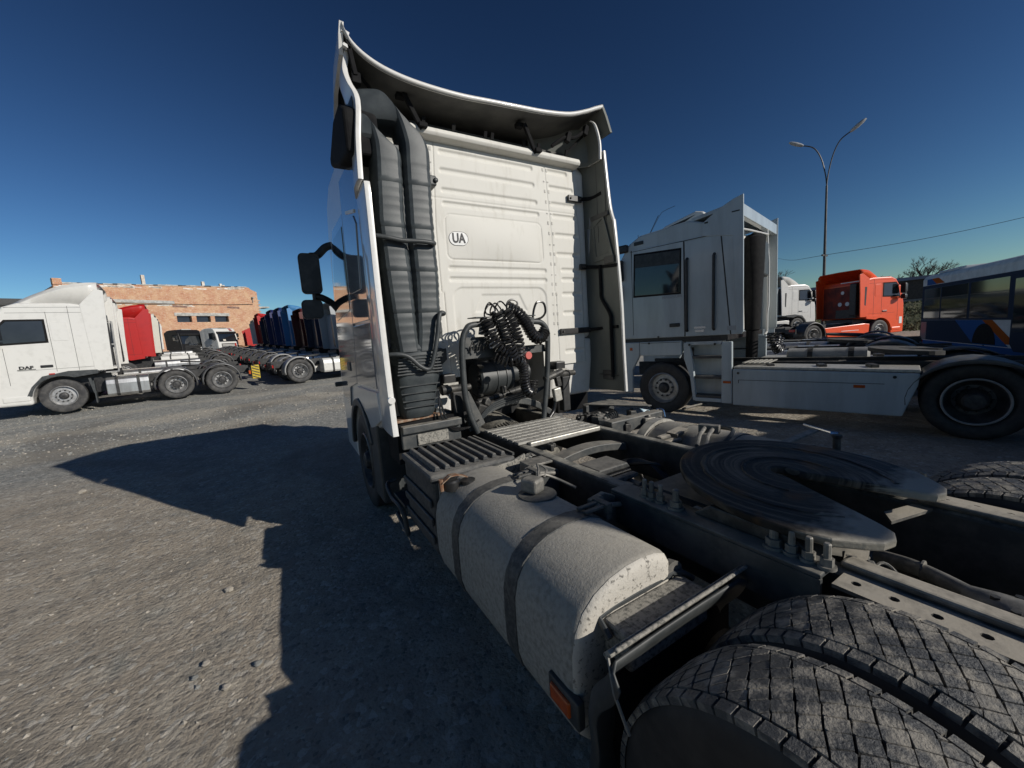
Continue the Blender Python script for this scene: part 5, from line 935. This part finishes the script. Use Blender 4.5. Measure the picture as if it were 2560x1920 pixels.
# ================================================================ city bus
BUS = thing('city_bus', 'navy and white city bus with orange and blue slanting stripes at right edge', 'bus', (19.1, 4.8, gz(19.1, 4.8)), 120)
def bp(mb, name, mat, parent=None, **k): return mb.build(name, mat, parent or BUS, **k)
m_bw = M('bus_white', (.60, .62, .62), (.48, .50, .50), 3, .5, spec=.3); m_bn = M('bus_navy', (.045, .055, .080), None, rough=.8, spec=.0); m_bb = M('bus_blue', (.035, .10, .27), None, rough=.8, spec=.02); m_bo = M('bus_orange', (.38, .09, .02), None, rough=.8, spec=.02)
L_ = 11.8
bp(MB().prism([(-2.5, .25), (-2.5, 2.62), (-2.44, 2.73), (-2.3, 2.78), (-.2, 2.78), (-.06, 2.73), (0, 2.62), (0, .25)], 1, .02, L_), 'bus_body', m_bw, bevel=.03)
bp(MB().box(-2.3, -.2, .6, 2.4, 2.77, 2.87), 'roof_unit', m_bw, bevel=.05); bp(MB().box(-1.9, -.5, 4.2, 5.2, 2.77, 2.84), 'roof_hatch', m_bw, bevel=.03)
SD = lambda poly, t=.006: MB().prism(poly, 0, -.03, t)
bp(SD([(.05, 1.17), (.05, 2.40), (L_ - .1, 2.38), (L_ - .1, 1.15)], .004), 'window_band', m_bn)
for i, (y0, y1) in enumerate(((.25, 1.5), (1.6, 3.30), (3.45, 5.32), (5.5, 7.3), (7.45, 9.2), (9.35, 11.3))):
    bp(SD([(y0, 1.22), (y0, 2.28), (y1, 2.28), (y1, 1.22)], .011), 'side_window', m_glass, bevel=.003)
    bp(SD([(y0, 1.92), (y0, 1.935), (y1, 1.935), (y1, 1.92)], .014), 'window_bar', m_black)
bp(SD([(.03, .45), (.03, 1.16), (2.6, 1.16), (3.75, .45)], .006), 'navy_panel', m_bn)
bp(SD([(2.61, 1.16), (4.16, 1.16), (5.46, .45), (3.76, .45)], .006), 'blue_panel', m_bb)
bp(SD([(4.17, 1.16), (4.66, 1.16), (5.80, .52), (5.34, .52)], .008), 'orange_stripe', m_bo)
bp(SD([(.40, 2.41), (1.15, 2.41), (.75, 2.62), (.40, 2.62)], .004), 'blue_corner', m_bb)
bp(SD([(1.16, 2.415), (1.75, 2.415), (1.28, 2.62), (.76, 2.62)], .005), 'orange_corner', m_bo)
bp(SD([(.03, .26), (.03, .43), (11.6, .43), (11.6, .26)], .009), 'blue_sill', m_bb)
bp(SD([(5.5, .55), (5.5, 2.3), (6.7, 2.3), (6.7, .35), (5.7, .35)], .016), 'bus_door', m_bn, bevel=.01)
for y0, y1 in ((5.58, 6.06), (6.14, 6.62)): bp(SD([(y0, .85), (y0, 2.2), (y1, 2.2), (y1, .85)], .022), 'door_pane', m_glass, bevel=.004)
bp(MB().prism([(y, z) for y, z in arc(4.3, .48, .58, 0, 180, 14)], 0, -.3, .014), 'wheel_arch', m_matte)
for yy in (4.3, 9.9):
    for s in (1, -1):
        w = wheel(BUS, 'wheel', -.16 if s > 0 else -2.34, yy, .485, s, True, m_rub2, m_rim, m_hub, .485)
for i in range(14): bp(MB().box(-2.3, -.2, .005, .022, .42 + i * .05, .445 + i * .05), 'grille_slat', m_grey)
bp(MB().box(-2.35, -.15, .0, .018, 1.3, 2.35), 'rear_window', m_glass)
bp(MB().box(-.14, -.03, .0, .022, .5, 1.1), 'rear_light', m_red)
for i in range(18): bp(MB().box(-.005, .012, .10, .55, .46 + i * .036, .475 + i * .036), 'vent_slat', m_grey)
# ================================================================ ground
def graded(a, b, fine, lo, hi, grow=1.25, mx=60):
    xs = [a]; 
    while xs[-1] < b - 1e-6: xs.append(min(b, xs[-1] + fine))
    st = fine; left = [a]
    while left[-1] > lo: st = min(mx, st * grow); left.append(max(lo, left[-1] - st))
    st = fine; right = [b]
    while right[-1] < hi: st = min(mx, st * grow); right.append(min(hi, right[-1] + st))
    return left[:0:-1] + xs + right[1:]
def ground_mat():
    m = bpy.data.materials.new('yard_dirt_and_gravel'); m.use_nodes = True; n = m.node_tree.nodes; l = m.node_tree.links; b = n['Principled BSDF']; b.inputs['Roughness'].default_value = .93; b.inputs['Specular IOR Level'].default_value = .2
    g = n.new('ShaderNodeNewGeometry'); P = g.outputs['Position']
    def nz(s, d=8, r=.65, w=0):
        t = n.new('ShaderNodeTexNoise'); t.inputs['Scale'].default_value = s; t.inputs['Detail'].default_value = d; t.inputs['Roughness'].default_value = r; t.inputs['Distortion'].default_value = w; l.new(P, t.inputs['Vector']); return t.outputs['Fac']
    def rng(f, a, b_, c=0, d=1):
        t = n.new('ShaderNodeMapRange'); t.inputs[1].default_value = a; t.inputs[2].default_value = b_; t.inputs[3].default_value = c; t.inputs[4].default_value = d; l.new(f, t.inputs[0]); return t.outputs[0]
    def mix(f, A, B):
        t = n.new('ShaderNodeMix'); t.data_type = 'RGBA'
        for s, v in (('A', A), ('B', B)):
            if isinstance(v, tuple): t.inputs[s].default_value = (*v, 1)
            else: l.new(v, t.inputs[s])
        l.new(f, t.inputs['Factor']); return t.outputs['Result']
    def math_(op, a, b_):
        t = n.new('ShaderNodeMath'); t.operation = op
        for i, v in enumerate((a, b_)):
            if isinstance(v, (int, float)): t.inputs[i].default_value = v
            else: l.new(v, t.inputs[i])
        return t.outputs[0]
    c = mix(rng(nz(.9, 9, .7), .36, .66), (.425, .365, .29), (.28, .25, .205))
    c = mix(rng(nz(4.5, 9, .75, .4), .48, .66), c, (.46, .415, .345))
    c = mix(rng(nz(2.2, 6, .6, .5), .56, .70, 0, .7), c, (.23, .235, .215))
    # gravel spread over the far yard, dusty wheel tracks across it
    sx = n.new('ShaderNodeSeparateXYZ'); l.new(P, sx.inputs[0]); yy = math_('ADD', math_('MULTIPLY_ADD', sx.outputs['X'], -.17), sx.outputs['Y']); yy = math_('ADD', yy, math_('MULTIPLY', nz(.5, 4), 3.0))
    grav = mix(rng(nz(9, 6, .8), .38, .62), (.19, .195, .185), (.37, .365, .335))
    c = mix(rng(yy, 10.3, 12.2), c, grav)
    for a, b_, w, q in ((12.9, .55, .8, .75), (15.6, .6, .9, .85), (18.0, .4, .5, .5)):
        c = mix(rng(math_('ABSOLUTE', math_('SUBTRACT', yy, a + 1.5), 0), w, w - b_, 0, q), c, (.46, .42, .345))
    vo = n.new('ShaderNodeTexVoronoi'); vo.inputs['Scale'].default_value = 26; l.new(P, vo.inputs['Vector'])
    vo2 = n.new('ShaderNodeTexVoronoi'); vo2.inputs['Scale'].default_value = 60; l.new(P, vo2.inputs['Vector'])
    c = mix(rng(vo.outputs['Color'], .78, .84, 0, .55), c, (.56, .53, .47))
    c = mix(rng(vo.outputs['Color'], .20, .14, 0, .5), c, (.17, .165, .155))
    c = mix(rng(vo2.outputs['Color'], .22, .14, 0, .6), c, (.13, .125, .115))
    c = mix(rng(vo2.outputs['Color'], .80, .88, 0, .5), c, (.55, .51, .44))
    c = mix(rng(nz(70, 4, .8), .56, .70, 0, .55), c, (.12, .115, .10))
    c = mix(rng(nz(.28, 5, .6, .8), .50, .62, 0, .55), c, (.165, .15, .128))
    l.new(c, b.inputs['Base Color'])
    h = math_('ADD', math_('MULTIPLY', nz(7, 9, .72, .3), 1.5), math_('MULTIPLY', rng(vo.outputs['Distance'], 0, .7, 1, 0), .30)); h = math_('ADD', h, math_('MULTIPLY', nz(45, 5, .7), .45)); h = math_('ADD', h, math_('MULTIPLY', rng(vo2.outputs['Distance'], 0, .7, 1, 0), .16))
    bp_ = n.new('ShaderNodeBump'); bp_.inputs['Strength'].default_value = 1.0; bp_.inputs['Distance'].default_value = .020; l.new(h, bp_.inputs['Height']); l.new(bp_.outputs[0], b.inputs['Normal'])
    return m
m_ground = ground_mat()
def relief(x, y):
    d = math.hypot(x + 2, y - 4); k = max(0, 1 - d / 30)
    return k * (.016 * noise.noise((x * .9, y * .9, 0)) + .009 * noise.noise((x * 3.1, y * 3.1, 5)) + .007 * noise.noise((x * 8, y * 8, 9)) + .004 * noise.noise((x * 17, y * 17, 2)))
xs = graded(-8.6, 1.6, .047, -500, 500); ys = graded(.4, 12.5, .047, -200, 900)
rows = []
for y in ys:
    r = []
    for x in xs:
        near = -9.5 < x < 9 and -2 < y < 15
        r.append((x, y, min(gz(x, y), 6) + (relief(x, y) - .008 if near else .02 * noise.noise((x * .3, y * .3, 0)) * (1 if abs(x) < 90 and abs(y) < 90 else 0))))
    rows.append(r)
struct(MB().grid(rows).build('ground', m_ground, smooth=180))
# loose stones
rnd = random.Random(21); b = MB(); b2 = MB()
OCT = [(1, 0, 0), (-1, 0, 0), (0, 1, 0), (0, -1, 0), (0, 0, 1), (0, 0, -1)]; OF = [(0, 2, 4), (2, 1, 4), (1, 3, 4), (3, 0, 4), (2, 0, 5), (1, 2, 5), (3, 1, 5), (0, 3, 5)]
def stone(mb, x, y, s):
    X = Matrix.Translation((x, y, gz(x, y) + relief(x, y) - .006)) @ Euler((rnd.uniform(-.5, .5), rnd.uniform(-.5, .5), rnd.uniform(0, 6.3))).to_matrix().to_4x4()
    mb.add([(p[0] * s * rnd.uniform(.7, 1.3), p[1] * s * rnd.uniform(.6, 1.1), p[2] * s * rnd.uniform(.35, .7)) for p in OCT], OF, X)
for i in range(4200):
    y = .6 + 11 * rnd.random() ** .8; x = rnd.uniform(-1.9 - .95 * y, -.2)
    if noise.noise((x * .6, y * .6, 3)) + rnd.uniform(-.5, .5) < -.1: continue
    stone(b if rnd.random() < .75 else b2, x, y, rnd.choice([.005, .006, .008, .010, .012, .017]) * rnd.uniform(.7, 1.2))
for i in range(5000):
    y = rnd.uniform(11, 21); x = rnd.uniform(-1.9 - .75 * y, 1.5)
    stone(b2 if rnd.random() < .7 else b, x, y, rnd.uniform(.014, .04))
m_st1 = M('pale_stone', (.42, .38, .32), (.30, .275, .235), 9, .9, bump=.4, bsc=60); m_st2 = M('grey_stone', (.28, .28, .26), (.19, .19, .18), 9, .9, bump=.4, bsc=60)
o = stuff(b.build('pale_gravel', m_st1)); o['label'] = 'loose pale stones scattered over the packed dirt yard'; o['category'] = 'gravel'
o = stuff(b2.build('grey_gravel', m_st2)); o['label'] = 'loose grey gravel strewn over the yard'; o['category'] = 'gravel'
def rock(name, lab, x, y, s, mat):
    bm = bmesh.new(); bmesh.ops.create_icosphere(bm, subdivisions=2, radius=s)
    for v in bm.verts: v.co *= 1 + .35 * noise.noise(v.co * (2.2 / s) + Vector((x, y, 0))); v.co.z *= .55
    me = bpy.data.meshes.new(name); bm.to_mesh(me); bm.free(); o = link(name, me, mat); o.location = (x, y, gz(x, y) + s * .18); tag(o, lab, 'stone')
def onground(px, py):
    d = CX * (px - 1280) - CY * (py - 960) - CZ * 967.97; t_ = -1.77 / d.z; return -1.88 + t_ * d.x, t_ * d.y
for px, py, s, lab, mt in ((515, 1660, .022, 'rounded pale stone lying left of the shadow notch', m_st1), (645, 1660, .022, 'rounded stone beside the edge of the tank shadow', m_st2), (566, 1718, .022, 'small stone nearest the wheel shadow', m_st1), (573, 1475, .030, 'flat stone in the middle of the sunlit dirt', m_st1), (487, 1696, .018, 'dark pebble in the foreground dirt', m_st2), (205, 1231, .05, 'pale flat stone near the tip of the cab shadow', m_st1)):
    rock('stone', lab, *onground(px, py), s, mt)
# blue scrap on the exhaust cylinder
rows = [[(1.02 + .10 * u, 2.50 + .05 * v, .955 + .03 * math.sin(3 * u + 2 * v) * .6 + .02 * v) for u in [q / 8 for q in range(9)]] for v in [q / 6 for q in range(7)]]
tag(MB().grid(rows).build('face_mask', M('mask_cloth', (.33, .60, .70), (.7, .75, .78), 6, .8), solid=.003, smooth=60), 'crumpled pale blue mask lying on the chassis beside the exhaust cylinder', 'mask')
tag(MB().tube([(5.1, 5.0, .03), (5.55, 5.03, .028), (5.9, 5.0, .03)], .022, 6).build('stick', m_steel), 'thin pale stick lying below the steps of the tall white cab', 'stick')

# ================================================================ buildings
def brick_mat():
    m = bpy.data.materials.new('red_brick'); m.use_nodes = True; n = m.node_tree.nodes; l = m.node_tree.links; b = n['Principled BSDF']; b.inputs['Roughness'].default_value = .9
    tc = n.new('ShaderNodeTexCoord'); sx = n.new('ShaderNodeSeparateXYZ'); l.new(tc.outputs['Object'], sx.inputs[0]); cb = n.new('ShaderNodeCombineXYZ'); l.new(sx.outputs['X'], cb.inputs[0]); l.new(sx.outputs['Z'], cb.inputs[1])
    br = n.new('ShaderNodeTexBrick'); l.new(cb.outputs[0], br.inputs['Vector']); br.inputs['Scale'].default_value = 1; br.inputs['Brick Width'].default_value = .52; br.inputs['Row Height'].default_value = .15; br.inputs['Mortar Size'].default_value = .014
    br.inputs['Color1'].default_value = (.50, .20, .10, 1); br.inputs['Color2'].default_value = (.58, .30, .17, 1); br.inputs['Mortar'].default_value = (.52, .44, .36, 1)
    def nz(s, d=8, st=1):
        t = n.new('ShaderNodeTexNoise'); t.inputs['Scale'].default_value = s; t.inputs['Detail'].default_value = d; t.inputs['Roughness'].default_value = .7
        mp = n.new('ShaderNodeMapping'); mp.inputs['Scale'].default_value = (1, 1, st); l.new(tc.outputs['Object'], mp.inputs[0]); l.new(mp.outputs[0], t.inputs['Vector']); return t.outputs['Fac']
    def mx(f, a, bb, lo, hi, top=1):
        r = n.new('ShaderNodeMapRange'); r.inputs[1].default_value = lo; r.inputs[2].default_value = hi; r.inputs[4].default_value = top; l.new(f, r.inputs[0]); t = n.new('ShaderNodeMix'); t.data_type = 'RGBA'; l.new(r.outputs[0], t.inputs['Factor']); l.new(a, t.inputs['A']); t.inputs['B'].default_value = (*bb, 1); return t.outputs['Result']
    c = mx(nz(.8), br.outputs['Color'], (.66, .44, .27), .42, .62, .9); c = mx(nz(3.0, 9, 3), c, (.74, .58, .44), .52, .64, .85); c = mx(nz(2.0, 9, 3), c, (.34, .11, .05), .55, .68, .8)
    l.new(c, b.inputs['Base Color']); bpn = n.new('ShaderNodeBump'); bpn.inputs['Distance'].default_value = .03; l.new(br.outputs['Fac'], bpn.inputs['Height']); bpn.invert = True; l.new(bpn.outputs[0], b.inputs['Normal']); return m
m_brick = brick_mat(); m_plaster = M('white_lime', (.72, .69, .63), (.5, .42, .34), 1.5, .9, bump=.5, bsc=4)
BB = thing('brick_building', 'long red brick building with three dark slot windows behind the parked trucks', 'building', (-23.8, 67.5, 2.5), 27.255)
def bb(mb, name, mat, parent=None, **k): return mb.build(name, mat, parent or BB, **k)
LB = 22.27; top = lambda x: 9.15 + .042 * x
WN = [(11.14, 12.89), (13.45, 15.23), (15.78, 17.63)]; wz0, wz1 = 4.5, 5.40
w = MB().box(0, LB, 0, .6, -1.2, wz0).box(0, WN[0][0], 0, .6, wz0, wz1).box(WN[2][1], LB, 0, .6, wz0, wz1)
for i in range(2): w.box(WN[i][1], WN[i + 1][0], .003, .6, wz0, wz1)
n_ = 40; tops = []; rn = random.Random(3)
pol = [(0, wz1), (LB, wz1), (LB, 9.35), (LB - .9, 9.75)] + [(lerp(LB - 1.1, .0, i / n_), top(lerp(LB - 1.1, 0, i / n_)) + rn.uniform(-.05, .05)) for i in range(n_ + 1)]
w.prism([(x, z) for x, z in pol], 1, 0, .6)
bb(w, 'brick_wall', m_brick)
bb(MB().box(LB - .6, LB - .002, .6, 15, -1.2, 9.0), 'side_wall', m_brick); bb(MB().box(0.002, .6, .6, 15, -1.2, 8.9), 'side_wall', m_brick)
bb(MB().box(.6, LB - .6, .61, 15, 8.4, 8.7), 'roof', m_conc); bb(MB().box(.6, LB - .6, 3.0, 3.2, -1.2, 8.4), 'inner_wall', m_black)
rn = random.Random(9)
for i in range(46):   # ragged coping along the top
    x = .2 + i * (LB - 1.6) / 46; bb(MB().obox((x + .22, .3, top(x) + .06), (.46, .72, rn.uniform(.08, .2)), (0, rn.uniform(-3, 3), 0)), 'coping_stone', m_conc if rn.random() < .6 else m_iron)
for i in range(26): x = rn.uniform(.3, LB - 2); bb(MB().obox((x, -.012, top(x) - .28 + rn.uniform(-.12, .1)), (rn.uniform(.4, 1.6), .03, rn.uniform(.08, .3)), (0, rn.uniform(-3, 3), 0)), 'lime_patch', m_plaster)
for i in range(16): x = rn.uniform(5, 14); bb(MB().obox((x, -.010, 6.95 - .02 * abs(x - 9) + rn.uniform(-.12, .06)), (rn.uniform(.3, .9), .025, rn.uniform(.06, .2)), (0, rn.uniform(-8, 8), 0)), 'lime_patch', m_plaster)
for x in (11.7, 18.5): bb(MB().obox((x, -.012, 6.75), (1.7, .03, .28), (0, 3, 0)), 'bare_patch', M('bare_masonry', (.17, .10, .08), (.26, .17, .13), 3, .9))
bb(MB().box(10.9, 17.8, -.06, .3, 5.41, 5.87), 'lintel', m_conc, bevel=.02)
bb(MB().box(1.5, 11.15, -.08, .3, 7.10, 7.50), 'concrete_beam', m_conc, bevel=.02)
bb(MB().tube([(2, -.1, 7.0), (8, -.1, 6.95), (11, -.1, 7.06), (16, -.1, 7.1), (21.4, -.1, 7.35)], .03, 5), 'wall_cable', m_black)
for a, b_ in WN:
    bb(MB().box(a - .002, b_ + .002, .05, .55, wz0 - .06, wz0 + .012), 'window_sill', m_conc); bb(MB().box(a, b_, .5, .53, wz0, wz1), 'window_pane', m_glass)
for i in range(26): bb(MB().box(LB - .05, LB + (.30 if i % 2 else .12), -.02, .4, .4 + i * .3, .55 + i * .3), 'toothing_brick', m_brick)
bb(MB().box(.0, .75, -.1, .7, 9.0, 9.75), 'corner_pier', m_brick)
for x0, x1, z1 in ((8.3, 8.66, 11.0), (15.18, 15.52, 10.65), (17.5, 17.8, 10.5), (17.85, 18.15, 10.32)): bb(MB().box(x0, x1, .9, 1.3, 8.6, z1), 'roof_post', m_plaster, bevel=.01)
bb(MB().box(21.3, 21.6, -.5, 0, 8.3, 8.5).tube([(21.45, -.25, 8.3), (21.45, -.1, 7.6)], .05, 6), 'wall_lamp', m_conc)
bb(MB().box(LB + .1, LB + 1.8, .2, 2.0, 6.85, 7.05), 'canopy_slab', m_conc)
SH = thing('low_shed', 'low shed with dark roof at the far left edge', 'building', (-42, 66, 2.4), 20)
MB().box(0, 17, 0, 8, -1, 7.0).build('shed_wall', m_plaster, SH); MB().prism([(-.6, 7.0), (-.6, 7.85), (9, 8.3), (9, 7.0)], 0, -.5, 17.4).build('shed_roof', m_black, SH); MB().box(-.4, 17.3, -.66, -.6, 7.05, 7.3).build('roof_fascia', m_chas, SH)
for i in range(4): MB().box(1.5 + 4 * i, 3.6 + 4 * i, -.03, .02, 3.0, 5.2).build('shed_window', m_glass, SH)

# ================================================================ road bank, lamp, trees on the right
m_grass = M('rough_winter_grass', (.045, .060, .022), (.105, .10, .05), 2.2, .95, bump=1, bsc=14, lo=.35, hi=.65, bdist=.08)
rows = []; cx, cy = -1.88, 0
for j in range(44):
    q = j / 43; D = lerp(29.5, 41, q); r = []
    for i in range(150):
        a = R(lerp(-6, 46, i / 149)); x = cx + D * math.cos(a); y = cy + D * math.sin(a)
        z0_ = gz(x, y); z = lerp(z0_ - .06, max(2.15, z0_ + .8), ss(0, 1, q * 1.02)) + .10 * noise.noise((x * .5, y * .5, 1)) * min(1, q * 5) + .06 * noise.noise((x * 2, y * 2, 4)) * min(1, q * 5)
        r.append((x, y, z))
    rows.append(r)
struct(MB().grid(rows).build('grass_bank', m_grass, smooth=180))
rows = [[(cx + D * math.cos(a), D * math.sin(a), max(2.15, gz(cx + 41 * math.cos(a), 41 * math.sin(a)) + .8) + dz) for a in [R(lerp(-6, 46, i / 60)) for i in range(61)]] for D, dz in ((40.6, -.3), (40.6, .22), (47, .25), (47.2, -.5))]
struct(MB().grid(rows).build('road', M('pale_asphalt', (.26, .26, .25), (.34, .34, .32), 1.5, .9)))
rn = random.Random(5); b = MB()
for i in range(9000):   # tufts on the bank
    a = R(rn.uniform(4, 32)); q = rn.random(); D = lerp(30.5, 40.6, q); x = cx + D * math.cos(a); y = D * math.sin(a); z0_ = gz(x, y); z = lerp(z0_ - .06, max(2.15, z0_ + .8), ss(0, 1, (D - 29.5) / 11.5 * 1.02)); h = rn.uniform(.04, .16); d = rn.uniform(0, 6.28); w_ = rn.uniform(.04, .10)
    b.add([(x - w_ * math.cos(d), y - w_ * math.sin(d), z - .05), (x + w_ * math.cos(d), y + w_ * math.sin(d), z - .05), (x + rn.uniform(-.15, .15), y + rn.uniform(-.15, .15), z + h)], [(0, 1, 2)])
o = stuff(b.build('bank_grass', M('grass_blades', (.06, .075, .028), (.15, .135, .07), 1.3, .9))); o['label'] = 'rough winter grass growing on the road bank'; o['category'] = 'grass'
LP = thing('street_lamp', 'tall double-armed street lamp rising behind the orange truck', 'lamp', (28.1, 11.3, .4), 0)
m_lamp = M('galvanised_pole', (.06, .06, .06), (.10, .098, .095), 2, .5, .5); H_ = 9.15
MB().tube([(0, 0, -.4), (0, 0, 5), (0, 0, H_)], [.10, .075, .055], 12).build('pole', m_lamp, LP, smooth=40)
for sgn, L2, up, hd in ((-1, Vector((-.45, 1.15, 0)), 2.72, .9), (1, Vector((.36, -.98, 0)), 2.75, 1.1)):
    u = L2; e = .85 if sgn > 0 else 1.0
    pts = [Vector((0, 0, H_)), Vector((0, 0, H_ + .25 * up)) + u * .06, Vector((0, 0, H_ + .62 * up)) + u * .25, Vector((0, 0, H_ + .88 * up)) + u * .55, Vector((0, 0, H_ + up)) + u]
    MB().tube(smooth_path(pts), .034, 8).build('arm', m_lamp, LP, smooth=40)
    d = (pts[-1] - pts[-2]).normalized(); wv = d.cross(Vector((0, 0, 1))).normalized(); up_ = wv.cross(d); rs = []
    for q, wd, ht in ((0, .05, .05), (.12, .12, .09), (.4, .17, .11), (.7, .15, .09), (.85, .06, .04)):
        c = pts[-1] + d * (q - .05); rs.append([c + wv * wd * math.cos(k) + up_ * ht * math.sin(k) for k in [2 * math.pi * i / 12 for i in range(12)]])
    MB().rings(rs).build('lamp_head', M('lamp_grey', (.42, .44, .46), (.3, .31, .32), 4, .4), LP, smooth=40)
MB().box(-.35, .35, -.04, .04, 4.95, 5.05).build('wire_bracket', m_lamp, LP)
tag(MB().tube(smooth_path([(54, 27.0, 9.7), (40, 18.6, 7.0), (28.1, 11.3, 5.42), (31, 6, 5.75), (38, -2, 7.4)], 8), .013, 5).build('overhead_cable', m_black), 'thin overhead cable strung past the street lamp', 'cable')
m_bark = M('bare_bark', (.055, .045, .04), (.10, .085, .07), 6, .9)
def bare_tree(label, x, y, z, h, seed):
    rn = random.Random(seed); t = thing('bare_tree', label, 'tree', (x, y, z), 0, 'bare trees along the road'); tr = MB(); cr = MB()
    tr.tube([(0, 0, -.3), (.05, 0, h * .2), (.02, .05, h * .42)], [h * .028, h * .022, h * .016], 8)
    def br(p, d, L, r, lv):
        q = p + d * L; m_ = p.lerp(q, .5) + Vector((rn.uniform(-1, 1), rn.uniform(-1, 1), rn.uniform(-.3, .6))) * L * .08
        cr.tube([p, m_, q], [r, r * .8, r * .55], 4 if lv > 1 else 5)
        if lv < 4:
            for _ in range(rn.choice([2, 3, 3, 4]) if lv < 3 else 3):
                nd = (d + Vector((rn.uniform(-1, 1), rn.uniform(-1, 1), rn.uniform(-.25, .75))) * .75).normalized(); br(p.lerp(q, rn.uniform(.45, 1)), nd, L * rn.uniform(.55, .78), max(r * .55, .012), lv + 1)
    for k in range(6): br(Vector((.03, .03, h * lerp(.25, .42, k / 5))), Vector((rn.uniform(-.8, .8), rn.uniform(-.8, .8), rn.uniform(.6, 1.2))).normalized(), h * rn.uniform(.18, .28), h * .012, 0)
    tr.build('trunk', m_bark, t, smooth=60); cr.build('crown', m_bark, t)
bare_tree('bare winter tree above the dark shed beside the bus', 51.5, 12.2, 2.0, 5.4, 1)
bare_tree('small bare bush-like tree left of the tall bare one', 49, 14.0, 2.0, 3.6, 5)
bare_tree('bare tree between the white and orange trucks', 46, 22.5, 2.4, 5.8, 2)
bare_tree('thin bare tree behind the half-shaded white truck', 45, 24.6, 2.4, 5.2, 3)
DS = thing('roadside_shed', 'long dark shed beyond the grass bank', 'building', (53, 5, 1.8), 105)
MB().box(7, 30, 0, 6, -1, 2.3).build('shed_wall', m_chas, DS); MB().prism([(-.4, 2.3), (3, 2.75), (6.4, 2.3)], 0, 6.6, 30.4).build('shed_roof', m_black, DS)
for i in range(5): MB().box(8.5 + 4 * i, 9.7 + 4 * i, 6.0, 6.03, .8, 1.9).build('shed_window', m_glass if i % 3 else m_plaster, DS)

# ================================================================ unseen lorries and beam behind the camera, added to cast shade into view
for k, x, lb in ((0, 6.2, 'unseen box lorry added behind the camera to shade the ground on the right'), (1, 8.75, 'second unseen box lorry added beside the first for its shade')):
    t = tractor(lb, (x, -8.0), 90, m_white2, wb=4.5, roof=3.4, dfl=3.4, detail=0, name='shade_lorry', group='unseen box lorries added for shade')  # lorries out of view, added to keep the ground at the right in shade
    part('box_body', ('bxb',), lambda: MB().box(-1.25, 1.25, -1.4, 3.55, .99, 3.9), m_white2, t, bevel=.03)
GA = thing('shade_beam', 'unseen cantilever beam on a post, added to shade the fifth wheel', 'shade caster', (4.55, -4.2, 0), 0)  # beam and post added out of view to throw a shadow band
MB().box(-.12, .12, -.12, .12, -.02, 3.72).build('post', m_rim, GA); MB().box(-1.93, .2, -.10, .10, 3.72, 4.20).build('beam', m_hazard, GA)
